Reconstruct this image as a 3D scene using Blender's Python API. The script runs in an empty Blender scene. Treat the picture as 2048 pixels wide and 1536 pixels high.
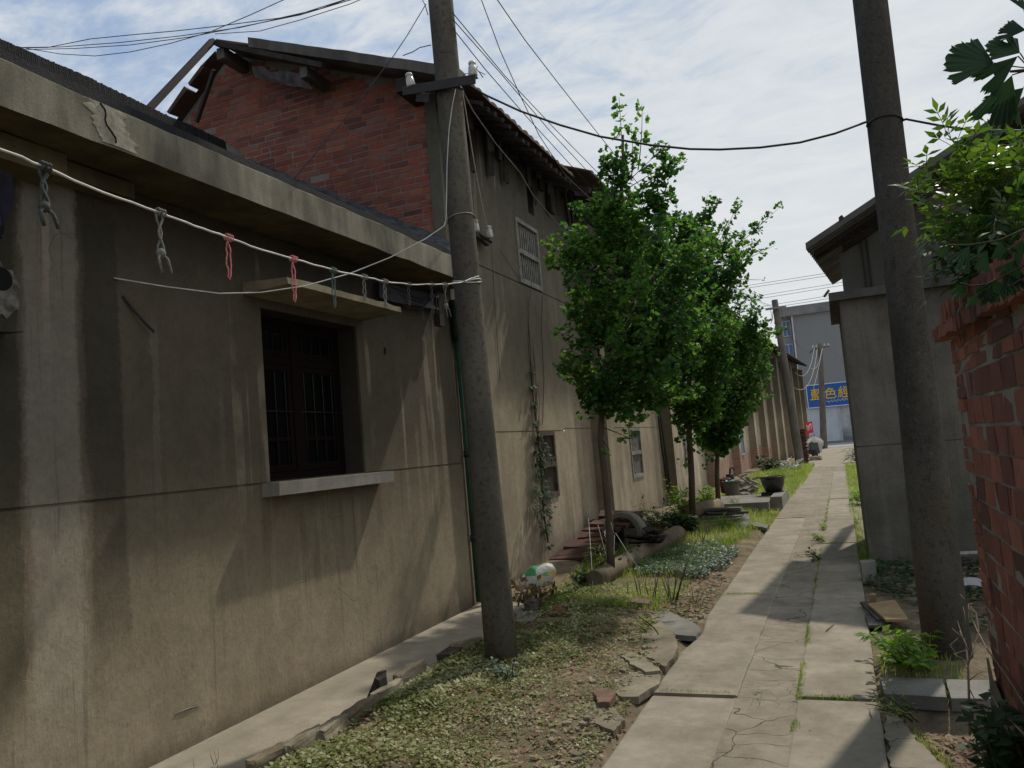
import bpy, math, random
from mathutils import Vector, Matrix, noise
R = math.radians
PI = math.pi
rnd = random.Random(7)
SC = bpy.context.scene
COL = SC.collection

# ------------------------------------------------------------------ camera
CAMH = 1.6
FPX = 1600.0            # focal length in pixels of the 2048 px wide photograph
def _basis():
    r = R(4.8); dx, dy = 1680 - 1024, 849 - 768
    down = dx*math.sin(r) + dy*math.cos(r); hor = dx*math.cos(r) - dy*math.sin(r)
    p = math.atan2(down, FPX); yaw = math.atan2(hor, math.hypot(FPX, down))
    F = Vector((-math.sin(yaw)*math.cos(p), math.cos(yaw)*math.cos(p), math.sin(p)))
    R0 = Vector((math.cos(yaw), math.sin(yaw), 0)); U0 = R0.cross(F)
    X = R0*math.cos(r) - U0*math.sin(r)
    D = -(U0*math.cos(r)) - R0*math.sin(r)
    return F, X, D
CF, CX, CD = _basis()
CO = Vector((0, 0, CAMH))
def ray(x, y): return CF*FPX + CX*(x-1024) + CD*(y-768)
# measured points of the photograph carried onto the real planes they lie on
def onX(x, y, X): d = ray(x, y); return CO + d*(X/d.x)
def onY(x, y, Y): d = ray(x, y); return CO + d*(Y/d.y)
def onZ(x, y, Z=0.0): d = ray(x, y); return CO + d*((Z-CAMH)/d.z)
def onV(x, y, a, b):    # on the vertical plane through two plan points
    n = Vector((b[1]-a[1], -(b[0]-a[0]), 0)); d = ray(x, y)
    t = (Vector((a[0], a[1], 0)) - CO).dot(n)/d.dot(n)
    return CO + d*t
cam = bpy.data.cameras.new("camera"); camo = bpy.data.objects.new("camera", cam); COL.objects.link(camo)
cam.sensor_width = 36; cam.sensor_fit = 'HORIZONTAL'; cam.lens = FPX/2048*36
cam.clip_start = 0.05; cam.clip_end = 2000
m = Matrix((CX, -CD, -CF)).transposed().to_4x4(); m.translation = CO
camo.matrix_world = m
SC.camera = camo

# ------------------------------------------------------------------ node helpers
class G:
    def __init__(s, name):
        s.mat = bpy.data.materials.new(name); s.mat.use_nodes = True
        s.t = s.mat.node_tree; s.t.nodes.clear()
    def n(s, typ, **kw):
        nd = s.t.nodes.new(typ)
        for k, v in kw.items(): setattr(nd, k, v)
        return nd
    def put(s, sock, v):
        if hasattr(v, 'links') and hasattr(v, 'is_output'): s.t.links.new(v, sock)
        else:
            if isinstance(v, (tuple, list)) and len(v) == 3 and sock.type == 'RGBA': v = (*v, 1)
            sock.default_value = v
    def math(s, op, a, b=0.0, c=None, clamp=False):
        nd = s.n('ShaderNodeMath', operation=op, use_clamp=clamp)
        s.put(nd.inputs[0], a); s.put(nd.inputs[1], b)
        if c is not None: s.put(nd.inputs[2], c)
        return nd.outputs[0]
    def add(s, a, b): return s.math('ADD', a, b)
    def sub(s, a, b): return s.math('SUBTRACT', a, b)
    def mul(s, a, b): return s.math('MULTIPLY', a, b)
    def mx(s, a, b): return s.math('MAXIMUM', a, b)
    def ab(s, a): return s.math('ABSOLUTE', a)
    def sm(s, x, lo, hi, a=0.0, b=1.0):
        nd = s.n('ShaderNodeMapRange', interpolation_type='SMOOTHSTEP')
        s.put(nd.inputs[0], x); s.put(nd.inputs[1], lo); s.put(nd.inputs[2], hi)
        s.put(nd.inputs[3], a); s.put(nd.inputs[4], b); return nd.outputs[0]
    def pos(s): return s.n('ShaderNodeNewGeometry').outputs['Position']
    def obj(s): return s.n('ShaderNodeTexCoord').outputs['Object']
    def isl(s): return s.n('ShaderNodeNewGeometry').outputs['Random Per Island']
    def nrm(s): return s.n('ShaderNodeNewGeometry').outputs['Normal']
    def xyz(s, v):
        nd = s.n('ShaderNodeSeparateXYZ'); s.put(nd.inputs[0], v); return nd.outputs
    def vec(s, x, y, z):
        nd = s.n('ShaderNodeCombineXYZ')
        for i, q in enumerate((x, y, z)): s.put(nd.inputs[i], q)
        return nd.outputs[0]
    def scl(s, v, k):
        nd = s.n('ShaderNodeMapping'); s.put(nd.inputs[0], v); nd.inputs['Scale'].default_value = k; return nd.outputs[0]
    def noise(s, v, scale, det=4, rough=.55, dist=0.0):
        nd = s.n('ShaderNodeTexNoise'); s.put(nd.inputs['Vector'], v)
        nd.inputs['Scale'].default_value = scale; nd.inputs['Detail'].default_value = det
        nd.inputs['Roughness'].default_value = rough; nd.inputs['Distortion'].default_value = dist
        return nd.outputs['Fac']
    def vor(s, v, scale, feat='F1', out='Distance'):
        nd = s.n('ShaderNodeTexVoronoi', feature=feat); s.put(nd.inputs['Vector'], v); nd.inputs['Scale'].default_value = scale
        return nd.outputs[out]
    def mix(s, f, a, b, mode='MIX'):
        nd = s.n('ShaderNodeMix', data_type='RGBA', blend_type=mode)
        s.put(nd.inputs[0], f); s.put(nd.inputs[6], a); s.put(nd.inputs[7], b); return nd.outputs[2]
    def ramp(s, f, stops, mode='LINEAR'):
        nd = s.n('ShaderNodeValToRGB'); cr = nd.color_ramp; cr.interpolation = mode
        while len(cr.elements) < len(stops): cr.elements.new(.5)
        for e, (p, c) in zip(cr.elements, stops):
            e.position = p; e.color = (*c, 1) if len(c) == 3 else c
        s.put(nd.inputs[0], f); return nd.outputs[0]
    def bump(s, h, st=.3, dist=.01, nrm=None):
        nd = s.n('ShaderNodeBump'); nd.inputs['Strength'].default_value = st; nd.inputs['Distance'].default_value = dist
        s.put(nd.inputs['Height'], h)
        if nrm is not None: s.put(nd.inputs['Normal'], nrm)
        return nd.outputs[0]
    def out(s, col, rough=.85, normal=None, spec=.3, metal=0.0, **kw):
        p = s.n('ShaderNodeBsdfPrincipled'); o = s.n('ShaderNodeOutputMaterial')
        s.put(p.inputs['Base Color'], col); s.put(p.inputs['Roughness'], rough)
        p.inputs['Specular IOR Level'].default_value = spec; p.inputs['Metallic'].default_value = metal
        if normal is not None: s.put(p.inputs['Normal'], normal)
        for k, v in kw.items(): s.put(p.inputs[k], v)
        s.t.links.new(p.outputs[0], o.inputs[0]); return s.mat

def simple(name, c1, c2=None, scale=6.0, rough=.85, bump=.25, bscale=40.0, dist=.006, spec=.3, metal=0.0, stretch=(1,1,1), isl=0.0, local=False):
    g = G(name); p = g.obj() if local else g.pos(); v = g.scl(p, stretch)
    c2 = c2 or tuple(q*.6 for q in c1)
    f = g.sm(g.noise(v, scale, 6, .65), .3, .7)
    col = g.mix(f, c1, c2)
    if isl:
        k = g.sm(g.isl(), 0, 1, 1-isl, 1+isl); col = g.mix(1.0, col, g.vec(k, k, k), 'MULTIPLY')
    return g.out(col, rough, g.bump(g.noise(v, bscale, 5, .7), bump, dist) if bump else None, spec, metal)

# ------------------------------------------------------------------ mesh helpers
class MB:
    def __init__(s): s.v = []; s.f = []; s.sm = []
    def addf(s, pts, faces, smooth=False):
        b = len(s.v); s.v += [tuple(p) for p in pts]
        s.f += [tuple(b+i for i in f) for f in faces]; s.sm += [smooth]*len(faces)
    def hexa(s, c):   # 8 corners: bottom 4 ccw, top 4 ccw
        s.addf(c, [(3,2,1,0),(4,5,6,7),(0,1,5,4),(1,2,6,5),(2,3,7,6),(3,0,4,7)])
    def box(s, c, size, rot=None, jit=0.0, r=None):
        r = r or rnd; hx, hy, hz = (q/2 for q in size); pts = []
        for z in (-hz, hz):
            for x, y in ((-hx,-hy),(hx,-hy),(hx,hy),(-hx,hy)):
                p = Vector((x, y, z))
                if jit: p += Vector((r.uniform(-jit,jit), r.uniform(-jit,jit), r.uniform(-jit,jit)))
                if rot is not None: p = rot @ p
                pts.append(p + Vector(c))
        s.hexa(pts)
    def bb(s, x0, x1, y0, y1, z0, z1): s.box(((x0+x1)/2,(y0+y1)/2,(z0+z1)/2),(x1-x0,y1-y0,z1-z0))
    def tube(s, pts, rad, n=6, cap=True, smooth=True):
        pts = [Vector(p) for p in pts]; k = len(pts)
        if not hasattr(rad, '__len__'): rad = [rad]*k
        T = []
        for i in range(k):
            t = pts[min(i+1,k-1)] - pts[max(i-1,0)]
            T.append(t.normalized() if t.length > 1e-9 else Vector((0,0,1)))
        up = Vector((0,0,1)) if abs(T[0].z) < .9 else Vector((1,0,0))
        a = T[0].cross(up).normalized(); out = []
        for i in range(k):
            a = (a - T[i]*a.dot(T[i])); a = a.normalized() if a.length > 1e-6 else T[i].orthogonal().normalized()
            b = T[i].cross(a)
            for j in range(n):
                w = 2*PI*j/n; out.append(pts[i] + (a*math.cos(w) + b*math.sin(w))*rad[i])
        fs = [(i*n+j, i*n+(j+1)%n, (i+1)*n+(j+1)%n, (i+1)*n+j) for i in range(k-1) for j in range(n)]
        s.addf(out, fs, smooth)
        if cap:
            b = len(s.v) - len(out)
            s.f += [tuple(b+j for j in reversed(range(n))), tuple(b+(k-1)*n+j for j in range(n))]; s.sm += [False]*2
    def lathe(s, c, prof, n=24, smooth=True, M=None, wob=0.0):
        c = Vector(c); out = []
        for (r_, z) in prof:
            for j in range(n):
                w = 2*PI*j/n; q = 1 + (wob*math.sin(3*w+z*9) if wob else 0)
                p = Vector((r_*q*math.cos(w), r_*q*math.sin(w), z))
                out.append((M @ p if M is not None else p) + c)
        k = len(prof)
        s.addf(out, [(i*n+j, i*n+(j+1)%n, (i+1)*n+(j+1)%n, (i+1)*n+j) for i in range(k-1) for j in range(n)], smooth)
    def prism(s, poly, h):   # poly: 3d points ccw seen from +h side, h: extrude vector
        k = len(poly); h = Vector(h); P = [Vector(p) for p in poly]
        s.addf(P + [p+h for p in P], [tuple(reversed(range(k))), tuple(range(k,2*k))] + [(i,(i+1)%k,k+(i+1)%k,k+i) for i in range(k)])
    def grid(s, rows, smooth=True, flip=False):
        nr, nc = len(rows), len(rows[0]); out = [p for r_ in rows for p in r_]
        fs = []
        for i in range(nr-1):
            for j in range(nc-1):
                q = (i*nc+j, i*nc+j+1, (i+1)*nc+j+1, (i+1)*nc+j)
                fs.append(tuple(reversed(q)) if flip else q)
        s.addf(out, fs, smooth)
    def build(s, name, mat, parent=None):
        me = bpy.data.meshes.new(name); me.from_pydata(s.v, [], s.f); me.update()
        me.polygons.foreach_set('use_smooth', s.sm)
        me.materials.append(mat); o = bpy.data.objects.new(name, me); COL.objects.link(o)
        if parent is not None: o.parent = parent; o.matrix_parent_inverse = parent.matrix_world.inverted()
        return o
def tag(o, label=None, cat=None, group=None, kind=None):
    if label: o['label'] = label
    if cat: o['category'] = cat
    if group: o['group'] = group
    if kind: o['kind'] = kind
    return o
def thing(name, label, cat, loc=(0,0,0), group=None):
    o = bpy.data.objects.new(name, None); COL.objects.link(o)
    o.empty_display_size = .2; o.location = loc
    bpy.context.view_layer.update() if False else None
    o.matrix_world = Matrix.Translation(Vector(loc))
    return tag(o, label, cat, group)
def rough_stone(mb, c, size, rot=None, seed=0, n=4, amp=.18):
    """irregular broken lump: subdivided box pushed by noise"""
    sx, sy, sz = (q/2 for q in size); idx = {}; pts = []; fs = []
    def vid(i, j, k):
        key = (i, j, k)
        if key not in idx:
            p = Vector((2*i/n-1, 2*j/n-1, 2*k/n-1))
            q = p.normalized()*1.25; q = p.lerp(q, .35)
            d = noise.noise_vector(p*1.7 + Vector((seed*3.1, seed*1.7, seed)))
            q += d*amp*2
            q = Vector((q.x*sx, q.y*sy, q.z*sz))
            if rot is not None: q = rot @ q
            idx[key] = len(pts); pts.append(q + Vector(c))
        return idx[key]
    for a in range(n):
        for b in range(n):
            fs += [(vid(a,b,0),vid(a,b+1,0),vid(a+1,b+1,0),vid(a+1,b,0)), (vid(a,b,n),vid(a+1,b,n),vid(a+1,b+1,n),vid(a,b+1,n)),
                   (vid(a,0,b),vid(a+1,0,b),vid(a+1,0,b+1),vid(a,0,b+1)), (vid(a,n,b),vid(a,n,b+1),vid(a+1,n,b+1),vid(a+1,n,b)),
                   (vid(0,a,b),vid(0,a,b+1),vid(0,a+1,b+1),vid(0,a+1,b)), (vid(n,a,b),vid(n,a+1,b),vid(n,a+1,b+1),vid(n,a,b+1))]
    mb.addf(pts, fs, False)
def slab_piece(mb, poly, z0, th, tilt=(0,0), r=None, sub=True, rag=1.0):
    """broken concrete slab: irregular polygon in plan, given thickness, ragged edge"""
    r = r or rnd; P = []
    k = len(poly)
    for i in range(k):
        a = Vector((*poly[i], 0)); b = Vector((*poly[(i+1)%k], 0)); P.append(a)
        L = (b-a).length; nn = max(1, int(L/.035)) if sub else 1
        for q in range(1, nn):
            t = q/nn; d = (b-a).normalized(); P.append(a.lerp(b, t) + Vector((-d.y, d.x, 0))*rag*(r.uniform(-.010, .006) + .016*noise.noise(a.lerp(b,t)*9)))
    P = [p + noise.noise_vector(Vector((p.x*6, p.y*6, z0)))*.018*rag for p in P]
    cx = sum(p.x for p in P)/len(P); cy = sum(p.y for p in P)/len(P)
    top = []; bot = []
    for p in P:
        z = z0 + tilt[0]*(p.x-cx) + tilt[1]*(p.y-cy)
        top.append(Vector((p.x, p.y, z+th))); bot.append(Vector((cx+(p.x-cx)*1.02, cy+(p.y-cy)*1.02, z)))
    k = len(P)
    mb.addf(bot+top, [tuple(reversed(range(k))), tuple(range(k,2*k))] + [(i,(i+1)%k,k+(i+1)%k,k+i) for i in range(k)])
def rotz(a): return Matrix.Rotation(a, 3, 'Z')
def eul(x, y, z): return Matrix.Rotation(z,3,'Z') @ Matrix.Rotation(y,3,'Y') @ Matrix.Rotation(x,3,'X')
def lerp(a, b, t): return a + (b-a)*t
def pl(xs, x):   # piecewise linear
    if x <= xs[0][0]: return xs[0][1]
    for (a, u), (b, v) in zip(xs, xs[1:]):
        if x <= b: return u + (v-u)*(x-a)/(b-a)
    return xs[-1][1]
# ------------------------------------------------------------------ world and sun
SUN_AZ, SUN_EL = R(17), R(52)         # measured from +Y towards +X
w = bpy.data.worlds.new("World"); SC.world = w; w.use_nodes = True
g = G.__new__(G); g.t = w.node_tree; g.t.nodes.clear()
sky = g.n('ShaderNodeTexSky', sky_type='NISHITA', sun_disc=False, sun_elevation=SUN_EL, sun_rotation=SUN_AZ)
sky.air_density = 1.3; sky.dust_density = 1.0; sky.ozone_density = 2.0
d = g.n('ShaderNodeTexCoord').outputs['Generated']
dx, dy, dz = g.xyz(d)
inv = g.math('DIVIDE', 1.0, g.add(g.mx(dz, 0.0), .16))
pv = g.vec(g.mul(dx, inv), g.mul(dy, inv), 0.0)
pv2 = g.n('ShaderNodeMapping'); g.put(pv2.inputs[0], pv); pv2.inputs['Rotation'].default_value = (0, 0, R(35)); pv2.inputs['Scale'].default_value = (1.0, 1.7, 1)
big = g.noise(pv, .85, 4, .5, .3)
fine = g.noise(pv2.outputs[0], 5.2, 8, .64, .5)
rip = g.noise(pv2.outputs[0], 9.0, 5, .6, .4)
side = g.sm(g.add(g.mul(dx, .9), g.mul(dy, .45)), -.55, .75)      # the cloud sheet thickens towards the sun
low = g.sm(dz, .05, .55, 1.0, 0.0)
cl = g.add(g.add(g.mul(fine, .62), g.mul(big, .42)), g.mul(rip, .34))
cl = g.add(cl, g.add(g.mul(side, .33), g.mul(low, .15)))
mask = g.sm(cl, .60, .98, 0.0, .96)
shade = g.sm(g.add(g.mul(fine, .55), g.mul(big, .55)), .35, .75)
ccol = g.mix(shade, (5.0, 5.65, 6.3), (7.1, 7.3, 7.45))
hsv = g.n('ShaderNodeHueSaturation'); hsv.inputs['Saturation'].default_value = .8; hsv.inputs['Value'].default_value = 1.0
g.put(hsv.inputs['Color'], sky.outputs[0])
skyc = g.mix(.7, hsv.outputs[0], (2.9, 4.1, 6.1))
glow = g.mul(side, low); ccol = g.mix(g.mul(glow, .8), ccol, (7.7, 7.75, 7.7))
colr = g.mix(mask, skyc, ccol)
bg = g.n('ShaderNodeBackground'); bg.inputs['Strength'].default_value = .108
wo = g.n('ShaderNodeOutputWorld'); g.put(bg.inputs['Color'], colr); g.t.links.new(bg.outputs[0], wo.inputs[0])

sl = bpy.data.lights.new("sun", 'SUN'); sl.energy = 2.75; sl.angle = R(1.2); sl.color = (1.0, .93, .82)
so = bpy.data.objects.new("sun", sl); COL.objects.link(so)
sd = Vector((math.sin(SUN_AZ)*math.cos(SUN_EL), math.cos(SUN_AZ)*math.cos(SUN_EL), math.sin(SUN_EL)))
so.rotation_mode = 'QUATERNION'; so.rotation_quaternion = sd.to_track_quat('Z', 'Y')
so.location = (8, 20, 30)
SC.view_settings.view_transform = 'Standard'; SC.view_settings.look = 'None'
SC.view_settings.exposure = 0; SC.view_settings.gamma = 1
SC.cycles.max_bounces = 6; SC.cycles.diffuse_bounces = 3; SC.cycles.transparent_max_bounces = 6
SC.cycles.use_denoising = True

# ------------------------------------------------------------------ materials
def render_wall(name, kind):
    """weathered cement render with rain streaks, damp patches, painted shade and fine drag marks"""
    g = G(name); P = g.pos(); x, y, z = g.xyz(P)
    vs = g.scl(P, (1, 1, .10)); vs2 = g.scl(P, (1, 1, .22))
    n1 = g.noise(P, .9, 6, .6); n2 = g.noise(vs, 3.0, 5, .6); n3 = g.noise(P, 38, 4, .7); n4 = g.noise(vs2, 60, 3, .7)
    edge = g.add(g.mul(g.sub(g.noise(vs2, 5, 6, .7), .5), .15), g.mul(g.sub(g.noise(P, 30, 5, .75), .5), .07))
    if kind == 'near':
        base, dark, light = (.405, .337, .232), (.275, .226, .152), (.45, .38, .275)
    elif kind == 'row':
        base, dark, light = (.46, .39, .28), (.29, .24, .17), (.56, .49, .37)
    else:
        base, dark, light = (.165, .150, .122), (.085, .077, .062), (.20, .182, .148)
    f = g.sm(g.add(g.mul(n1, .6), g.mul(n2, .5)), .40, .72)
    col = g.mix(f, dark, base)
    st = g.sm(n2, .53, .74)
    col = g.mix(g.mul(st, .30), col, light)
    if kind == 'near':
        # damp below the eave, with eave shade painted in, and old rain tracks
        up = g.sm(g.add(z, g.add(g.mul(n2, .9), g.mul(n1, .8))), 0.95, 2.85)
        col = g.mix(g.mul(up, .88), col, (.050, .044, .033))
        inn = g.sm(x, -3.83, -3.81, 1.0, 0.0); col = g.mix(g.mul(inn, .75), col, (.022, .020, .017))  # window reveal painted darker, recess shade put into its colour
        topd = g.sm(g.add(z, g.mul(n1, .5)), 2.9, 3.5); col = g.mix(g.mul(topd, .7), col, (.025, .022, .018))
        lowf = g.sm(z, .6, 2.0, 1.0, 0.0)
        def band(yc, hw, z0, z1, k, c):
            nonlocal col
            a = g.sub(1.0, g.sm(g.ab(g.add(g.sub(y, yc), edge)), hw*.84, hw*1.10))
            b = g.mul(g.sm(z, z0-.2, z0+.25), g.sub(1.0, g.sm(z, z1-.15, z1+.1)))
            col = g.mix(g.mul(g.mul(a, b), k), col, c)
        band(2.98, .165, .35, 3.4, .88, g.mix(lowf, (.165, .150, .122), (.36, .31, .232)))
        band(2.70, .09, .55, 3.4, .85, g.mix(lowf, (.036, .033, .023), (.15, .125, .08)))
        band(3.66, .03, 1.45, 2.6, .6, (.13, .115, .092))
        band(4.21, .022, 1.3, 2.2, .4, (.13, .115, .092))
        band(3.30, .12, .75, 3.2, .7, g.mix(lowf, (.034, .03, .023), (.13, .108, .075)))
        band(4.6, .5, 1.0, 1.45, .35, (.16, .125, .085))
        for yc, hw, z1 in ((6.62,.03,2.3),(7.0,.05,2.2),(7.2,.035,2.5),(7.42,.06,2.35),(6.85,.03,1.9),(5.2,.03,1.3),(5.75,.04,1.35)):
            band(yc, hw, .3, z1, .25, (.30, .255, .18))
        for yc, hw in ((4.60,.05),(6.09,.045),(5.0,.03),(5.5,.025)): band(yc, hw, .95, 1.40, .5, (.12, .098, .066))
        foot = g.mul(g.sub(1.0, g.sm(g.add(z, g.mul(n1, .5)), .25, .75)), g.sm(y, 5.8, 7.2))
        col = g.mix(g.mul(foot, .6), col, (.05, .042, .032))
    if kind == 'row':
        shady = g.sm(g.xyz(g.nrm())[1], -.9, -.6, 1.0, 0.0); col = g.mix(g.mul(shady, .5), col, (.10, .088, .064))  # pilaster faces turned from the sun darkened: shade painted into the colour
        up = g.sm(g.add(z, g.mul(n1, 1.2)), 4.4, 6.0)  # wall painted darker upwards, eave shade put into the colour
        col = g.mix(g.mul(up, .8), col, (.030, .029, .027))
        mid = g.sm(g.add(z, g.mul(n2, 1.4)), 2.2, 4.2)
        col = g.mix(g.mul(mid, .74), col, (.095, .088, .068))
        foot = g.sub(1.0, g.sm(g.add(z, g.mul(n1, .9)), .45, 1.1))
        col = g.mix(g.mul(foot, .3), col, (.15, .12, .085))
        # plaster fallen off, bricks showing, further along the row
        brk = g.n('ShaderNodeTexBrick'); g.put(brk.inputs['Vector'], g.vec(y, z, 0.0))
        for k_, v_ in (('Scale', 1.0), ('Mortar Size', .012), ('Brick Width', .25), ('Row Height', .066), ('Bias', 0.0)): brk.inputs[k_].default_value = v_
        brk.inputs['Color1'].default_value = (.26, .12, .075, 1); brk.inputs['Color2'].default_value = (.36, .20, .13, 1); brk.inputs['Mortar'].default_value = (.30, .26, .21, 1)
        bare = g.mul(g.sub(1.0, g.sm(g.add(z, g.mul(g.sub(g.noise(P, 2.2, 6, .7), .5), 2.2)), .85, .98)), g.mul(g.sm(y, 23.6, 23.8), g.sub(1.0, g.sm(y, 40, 41))))
        col = g.mix(bare, col, brk.outputs['Color'])
    dr = g.noise(g.scl(P, (1, 1, .035)), 15, 4, .6); drm = g.mul(g.sm(dr, .585, .625), g.sm(g.noise(P, 1.1, 4), .42, .58)); col = g.mix(g.mul(drm, .38), col, g.mix(.6, col, (.03, .026, .02)))
    dl_ = g.mul(g.sm(g.noise(g.scl(P, (1, 1, .03)), 9, 3, .5), .62, .65), g.sm(g.noise(P, .9, 4), .48, .6)); col = g.mix(g.mul(dl_, .22), col, light)
    n6 = g.noise(P, 5.5, 8, .72); n7 = g.noise(P, 17, 6, .75); n8 = g.noise(P, 120, 3, .7)
    mk = g.add(g.mul(g.sm(n6, .30, .72), .22), g.add(g.mul(g.sm(n7, .36, .66), .10), g.mul(g.sm(n4, .38, .66), .06)))
    k = g.sub(1.26, mk); col = g.mix(1.0, col, g.vec(k, k, k), 'MULTIPLY')
    col = g.mix(g.mul(g.sm(n3, .42, .70), .32), col, g.mix(.5, col, (.02, .018, .014)))
    col = g.mix(g.mul(g.sm(n8, .60, .70), .2), col, g.mix(.4, col, (.55, .52, .45)))
    spl = g.mul(g.sub(1.0, g.sm(g.add(z, g.mul(g.noise(P, 6, 6, .7), .22)), .10, .26)), .55); col = g.mix(spl, col, (.085, .072, .052))
    wv = g.n('ShaderNodeVectorMath', operation='ADD'); g.put(wv.inputs[0], P)
    nz = g.n('ShaderNodeTexNoise'); g.put(nz.inputs['Vector'], P); nz.inputs['Scale'].default_value = 3.0
    sc = g.n('ShaderNodeVectorMath', operation='SCALE'); g.put(sc.inputs[0], nz.outputs['Color']); sc.inputs['Scale'].default_value = .5
    g.t.links.new(sc.outputs[0], wv.inputs[1])
    ck = g.mul(g.sub(1.0, g.sm(g.vor(wv.outputs[0], .9, 'DISTANCE_TO_EDGE'), .0008, .0035)), g.sm(g.noise(P, .8, 3), .52, .62))
    col = g.mix(g.mul(ck, .35), col, (.05, .042, .032))
    h = g.sub(g.add(g.mul(n3, .8), g.add(g.mul(n4, .7), g.mul(n7, .8))), ck)
    return g.out(col, .92, g.bump(h, .45, .007), .15)
MAT = {}
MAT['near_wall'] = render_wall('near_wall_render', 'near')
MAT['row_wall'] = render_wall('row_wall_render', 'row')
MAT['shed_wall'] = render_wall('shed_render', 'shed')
def concrete(name, a, b, streak=True, moss=0.0, pits=.0):
    g = G(name); P = g.pos(); v = g.scl(P, (1, 1, .25 if streak else 1))
    n1 = g.noise(v, 4, 6, .65); n3 = g.noise(P, 70, 4, .75); n5 = g.noise(P, 1.1, 5, .6)
    col = g.mix(g.sm(g.add(g.mul(n1, .6), g.mul(n5, .5)), .38, .72), b, a)
    if moss: col = g.mix(g.mul(g.sm(g.noise(P, 3.0, 6, .7), .5, .7), moss), col, (.07, .08, .04))
    col = g.mix(g.mul(g.sm(n3, .45, .75), .45), col, g.mix(.55, col, (.015, .013, .01)))
    if 'speckled' in name or name == 'pole_concrete':
        mt = g.sm(g.noise(P, 26, 5, .75), .50, .66); col = g.mix(g.mul(mt, .6), col, (.022, .019, .016)); lt = g.sm(g.noise(P, 34, 4, .7, .6), .63, .70); col = g.mix(g.mul(lt, .45), col, (.20, .18, .15))
        rs_ = g.mul(g.sub(1.0, g.sm(g.add(g.xyz(P)[2], g.mul(n5, 2.0)), 1.6, 2.6)), g.sm(g.noise(v, 2.5, 4), .42, .62)); col = g.mix(g.mul(rs_, .5 if 'speckled' in name else 0.0), col, (.13, .075, .04))
    if pits:
        vo = g.vor(P, 55); sp = g.sub(1.0, g.sm(vo, .10, .22))
        col = g.mix(g.mul(sp, pits), col, (.34, .33, .30))
    return g.out(col, .9, g.bump(g.add(n3, g.mul(n1, .5)), .5, .006), .2)
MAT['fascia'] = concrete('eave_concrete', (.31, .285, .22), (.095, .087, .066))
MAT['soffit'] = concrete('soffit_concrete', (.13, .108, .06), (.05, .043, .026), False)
MAT['apron'] = concrete('apron_concrete', (.38, .338, .26), (.27, .238, .18), False)
MAT['sill'] = concrete('sill_concrete', (.29, .275, .24), (.18, .168, .145))
MAT['pole'] = concrete('pole_concrete', (.135, .120, .094), (.065, .058, .047), True, 0, .0)
MAT['pole_right'] = concrete('speckled_pole_concrete', (.10, .092, .075), (.05, .046, .039), True, .0, .22)
MAT['far_pole'] = concrete('far_pole_concrete', (.18, .165, .14), (.10, .09, .075))
MAT['debris'] = concrete('debris_concrete', (.34, .30, .215), (.18, .155, .105), False, .5)
MAT['grey_slab'] = concrete('grey_slab_concrete', (.27, .258, .225), (.15, .142, .122), False, .15)
MAT['ledge'] = concrete('ledge_concrete', (.14, .13, .11), (.06, .056, .048))
MAT['log'] = concrete('old_pole_concrete', (.26, .215, .14), (.11, .09, .058), False, .4)
def path_mat(name, a, b, cracks):
    g = G(name); P = g.pos()
    n1 = g.noise(P, 1.6, 7, .65); n2 = g.noise(P, 9, 6, .7); n3 = g.noise(P, 90, 4, .75)
    col = g.mix(g.sm(g.add(g.mul(n1, .6), g.mul(n2, .45)), .36, .70), b, a)
    col = g.mix(g.mul(g.sm(n2, .60, .8), .30), col, (.46, .42, .34))
    col = g.mix(g.mul(g.sm(n3, .5, .75), .35), col, g.mix(.5, col, (.04, .035, .03)))
    stn = g.sm(g.noise(P, 1.0, 7, .75), .50, .68); col = g.mix(g.mul(stn, .30), col, (.15, .125, .092))
    oi = g.n('ShaderNodeObjectInfo').outputs['Random']; kk = g.sm(oi, 0, 1, *((.86, 1.08) if not cracks else (.97, .98))); col = g.mix(1.0, col, g.vec(kk, kk, g.mul(kk, 1.01)), 'MULTIPLY')
    big = g.noise(P, 3.2, 7, .72); kb = g.sm(big, .32, .68, .90, 1.05); col = g.mix(1.0, col, g.vec(kb, kb, kb), 'MULTIPLY')
    vo = g.vor(P, 26); col = g.mix(g.mul(g.sub(1.0, g.sm(vo, .06, .12)), .5), col, (.09, .075, .06))
    h = g.add(g.mul(n3, .5), n2)
    if cracks:
        wv = g.n('ShaderNodeVectorMath', operation='ADD'); g.put(wv.inputs[0], P)
        nz = g.n('ShaderNodeTexNoise'); g.put(nz.inputs['Vector'], P); nz.inputs['Scale'].default_value = 4.0
        sc = g.n('ShaderNodeVectorMath', operation='SCALE'); g.put(sc.inputs[0], nz.outputs['Color']); sc.inputs['Scale'].default_value = .22
        g.t.links.new(sc.outputs[0], wv.inputs[1])
        e1 = g.vor(g.scl(wv.outputs[0], (.8, 1.15, 1)), 2.6, 'DISTANCE_TO_EDGE'); e2 = g.vor(g.scl(wv.outputs[0], (1.5, 1.0, 1)), 6.5, 'DISTANCE_TO_EDGE')
        ck = g.mx(g.sub(1.0, g.sm(e1, .001, .013)), g.mul(g.sub(1.0, g.sm(e2, .002, .016)), g.sm(g.noise(P, 1.3, 3), .48, .60)))
        col = g.mix(g.mul(ck, .85), col, (.055, .047, .036)); h = g.sub(h, g.mul(ck, 2.0))
    return g.out(col, .9, g.bump(h, .5, .006), .2)
MAT['path'] = path_mat('path_slab_concrete', (.345, .302, .23), (.24, .208, .154), False)
MAT['path_mid'] = path_mat('path_cracked_concrete', (.33, .288, .216), (.23, .198, .145), True)
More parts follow.
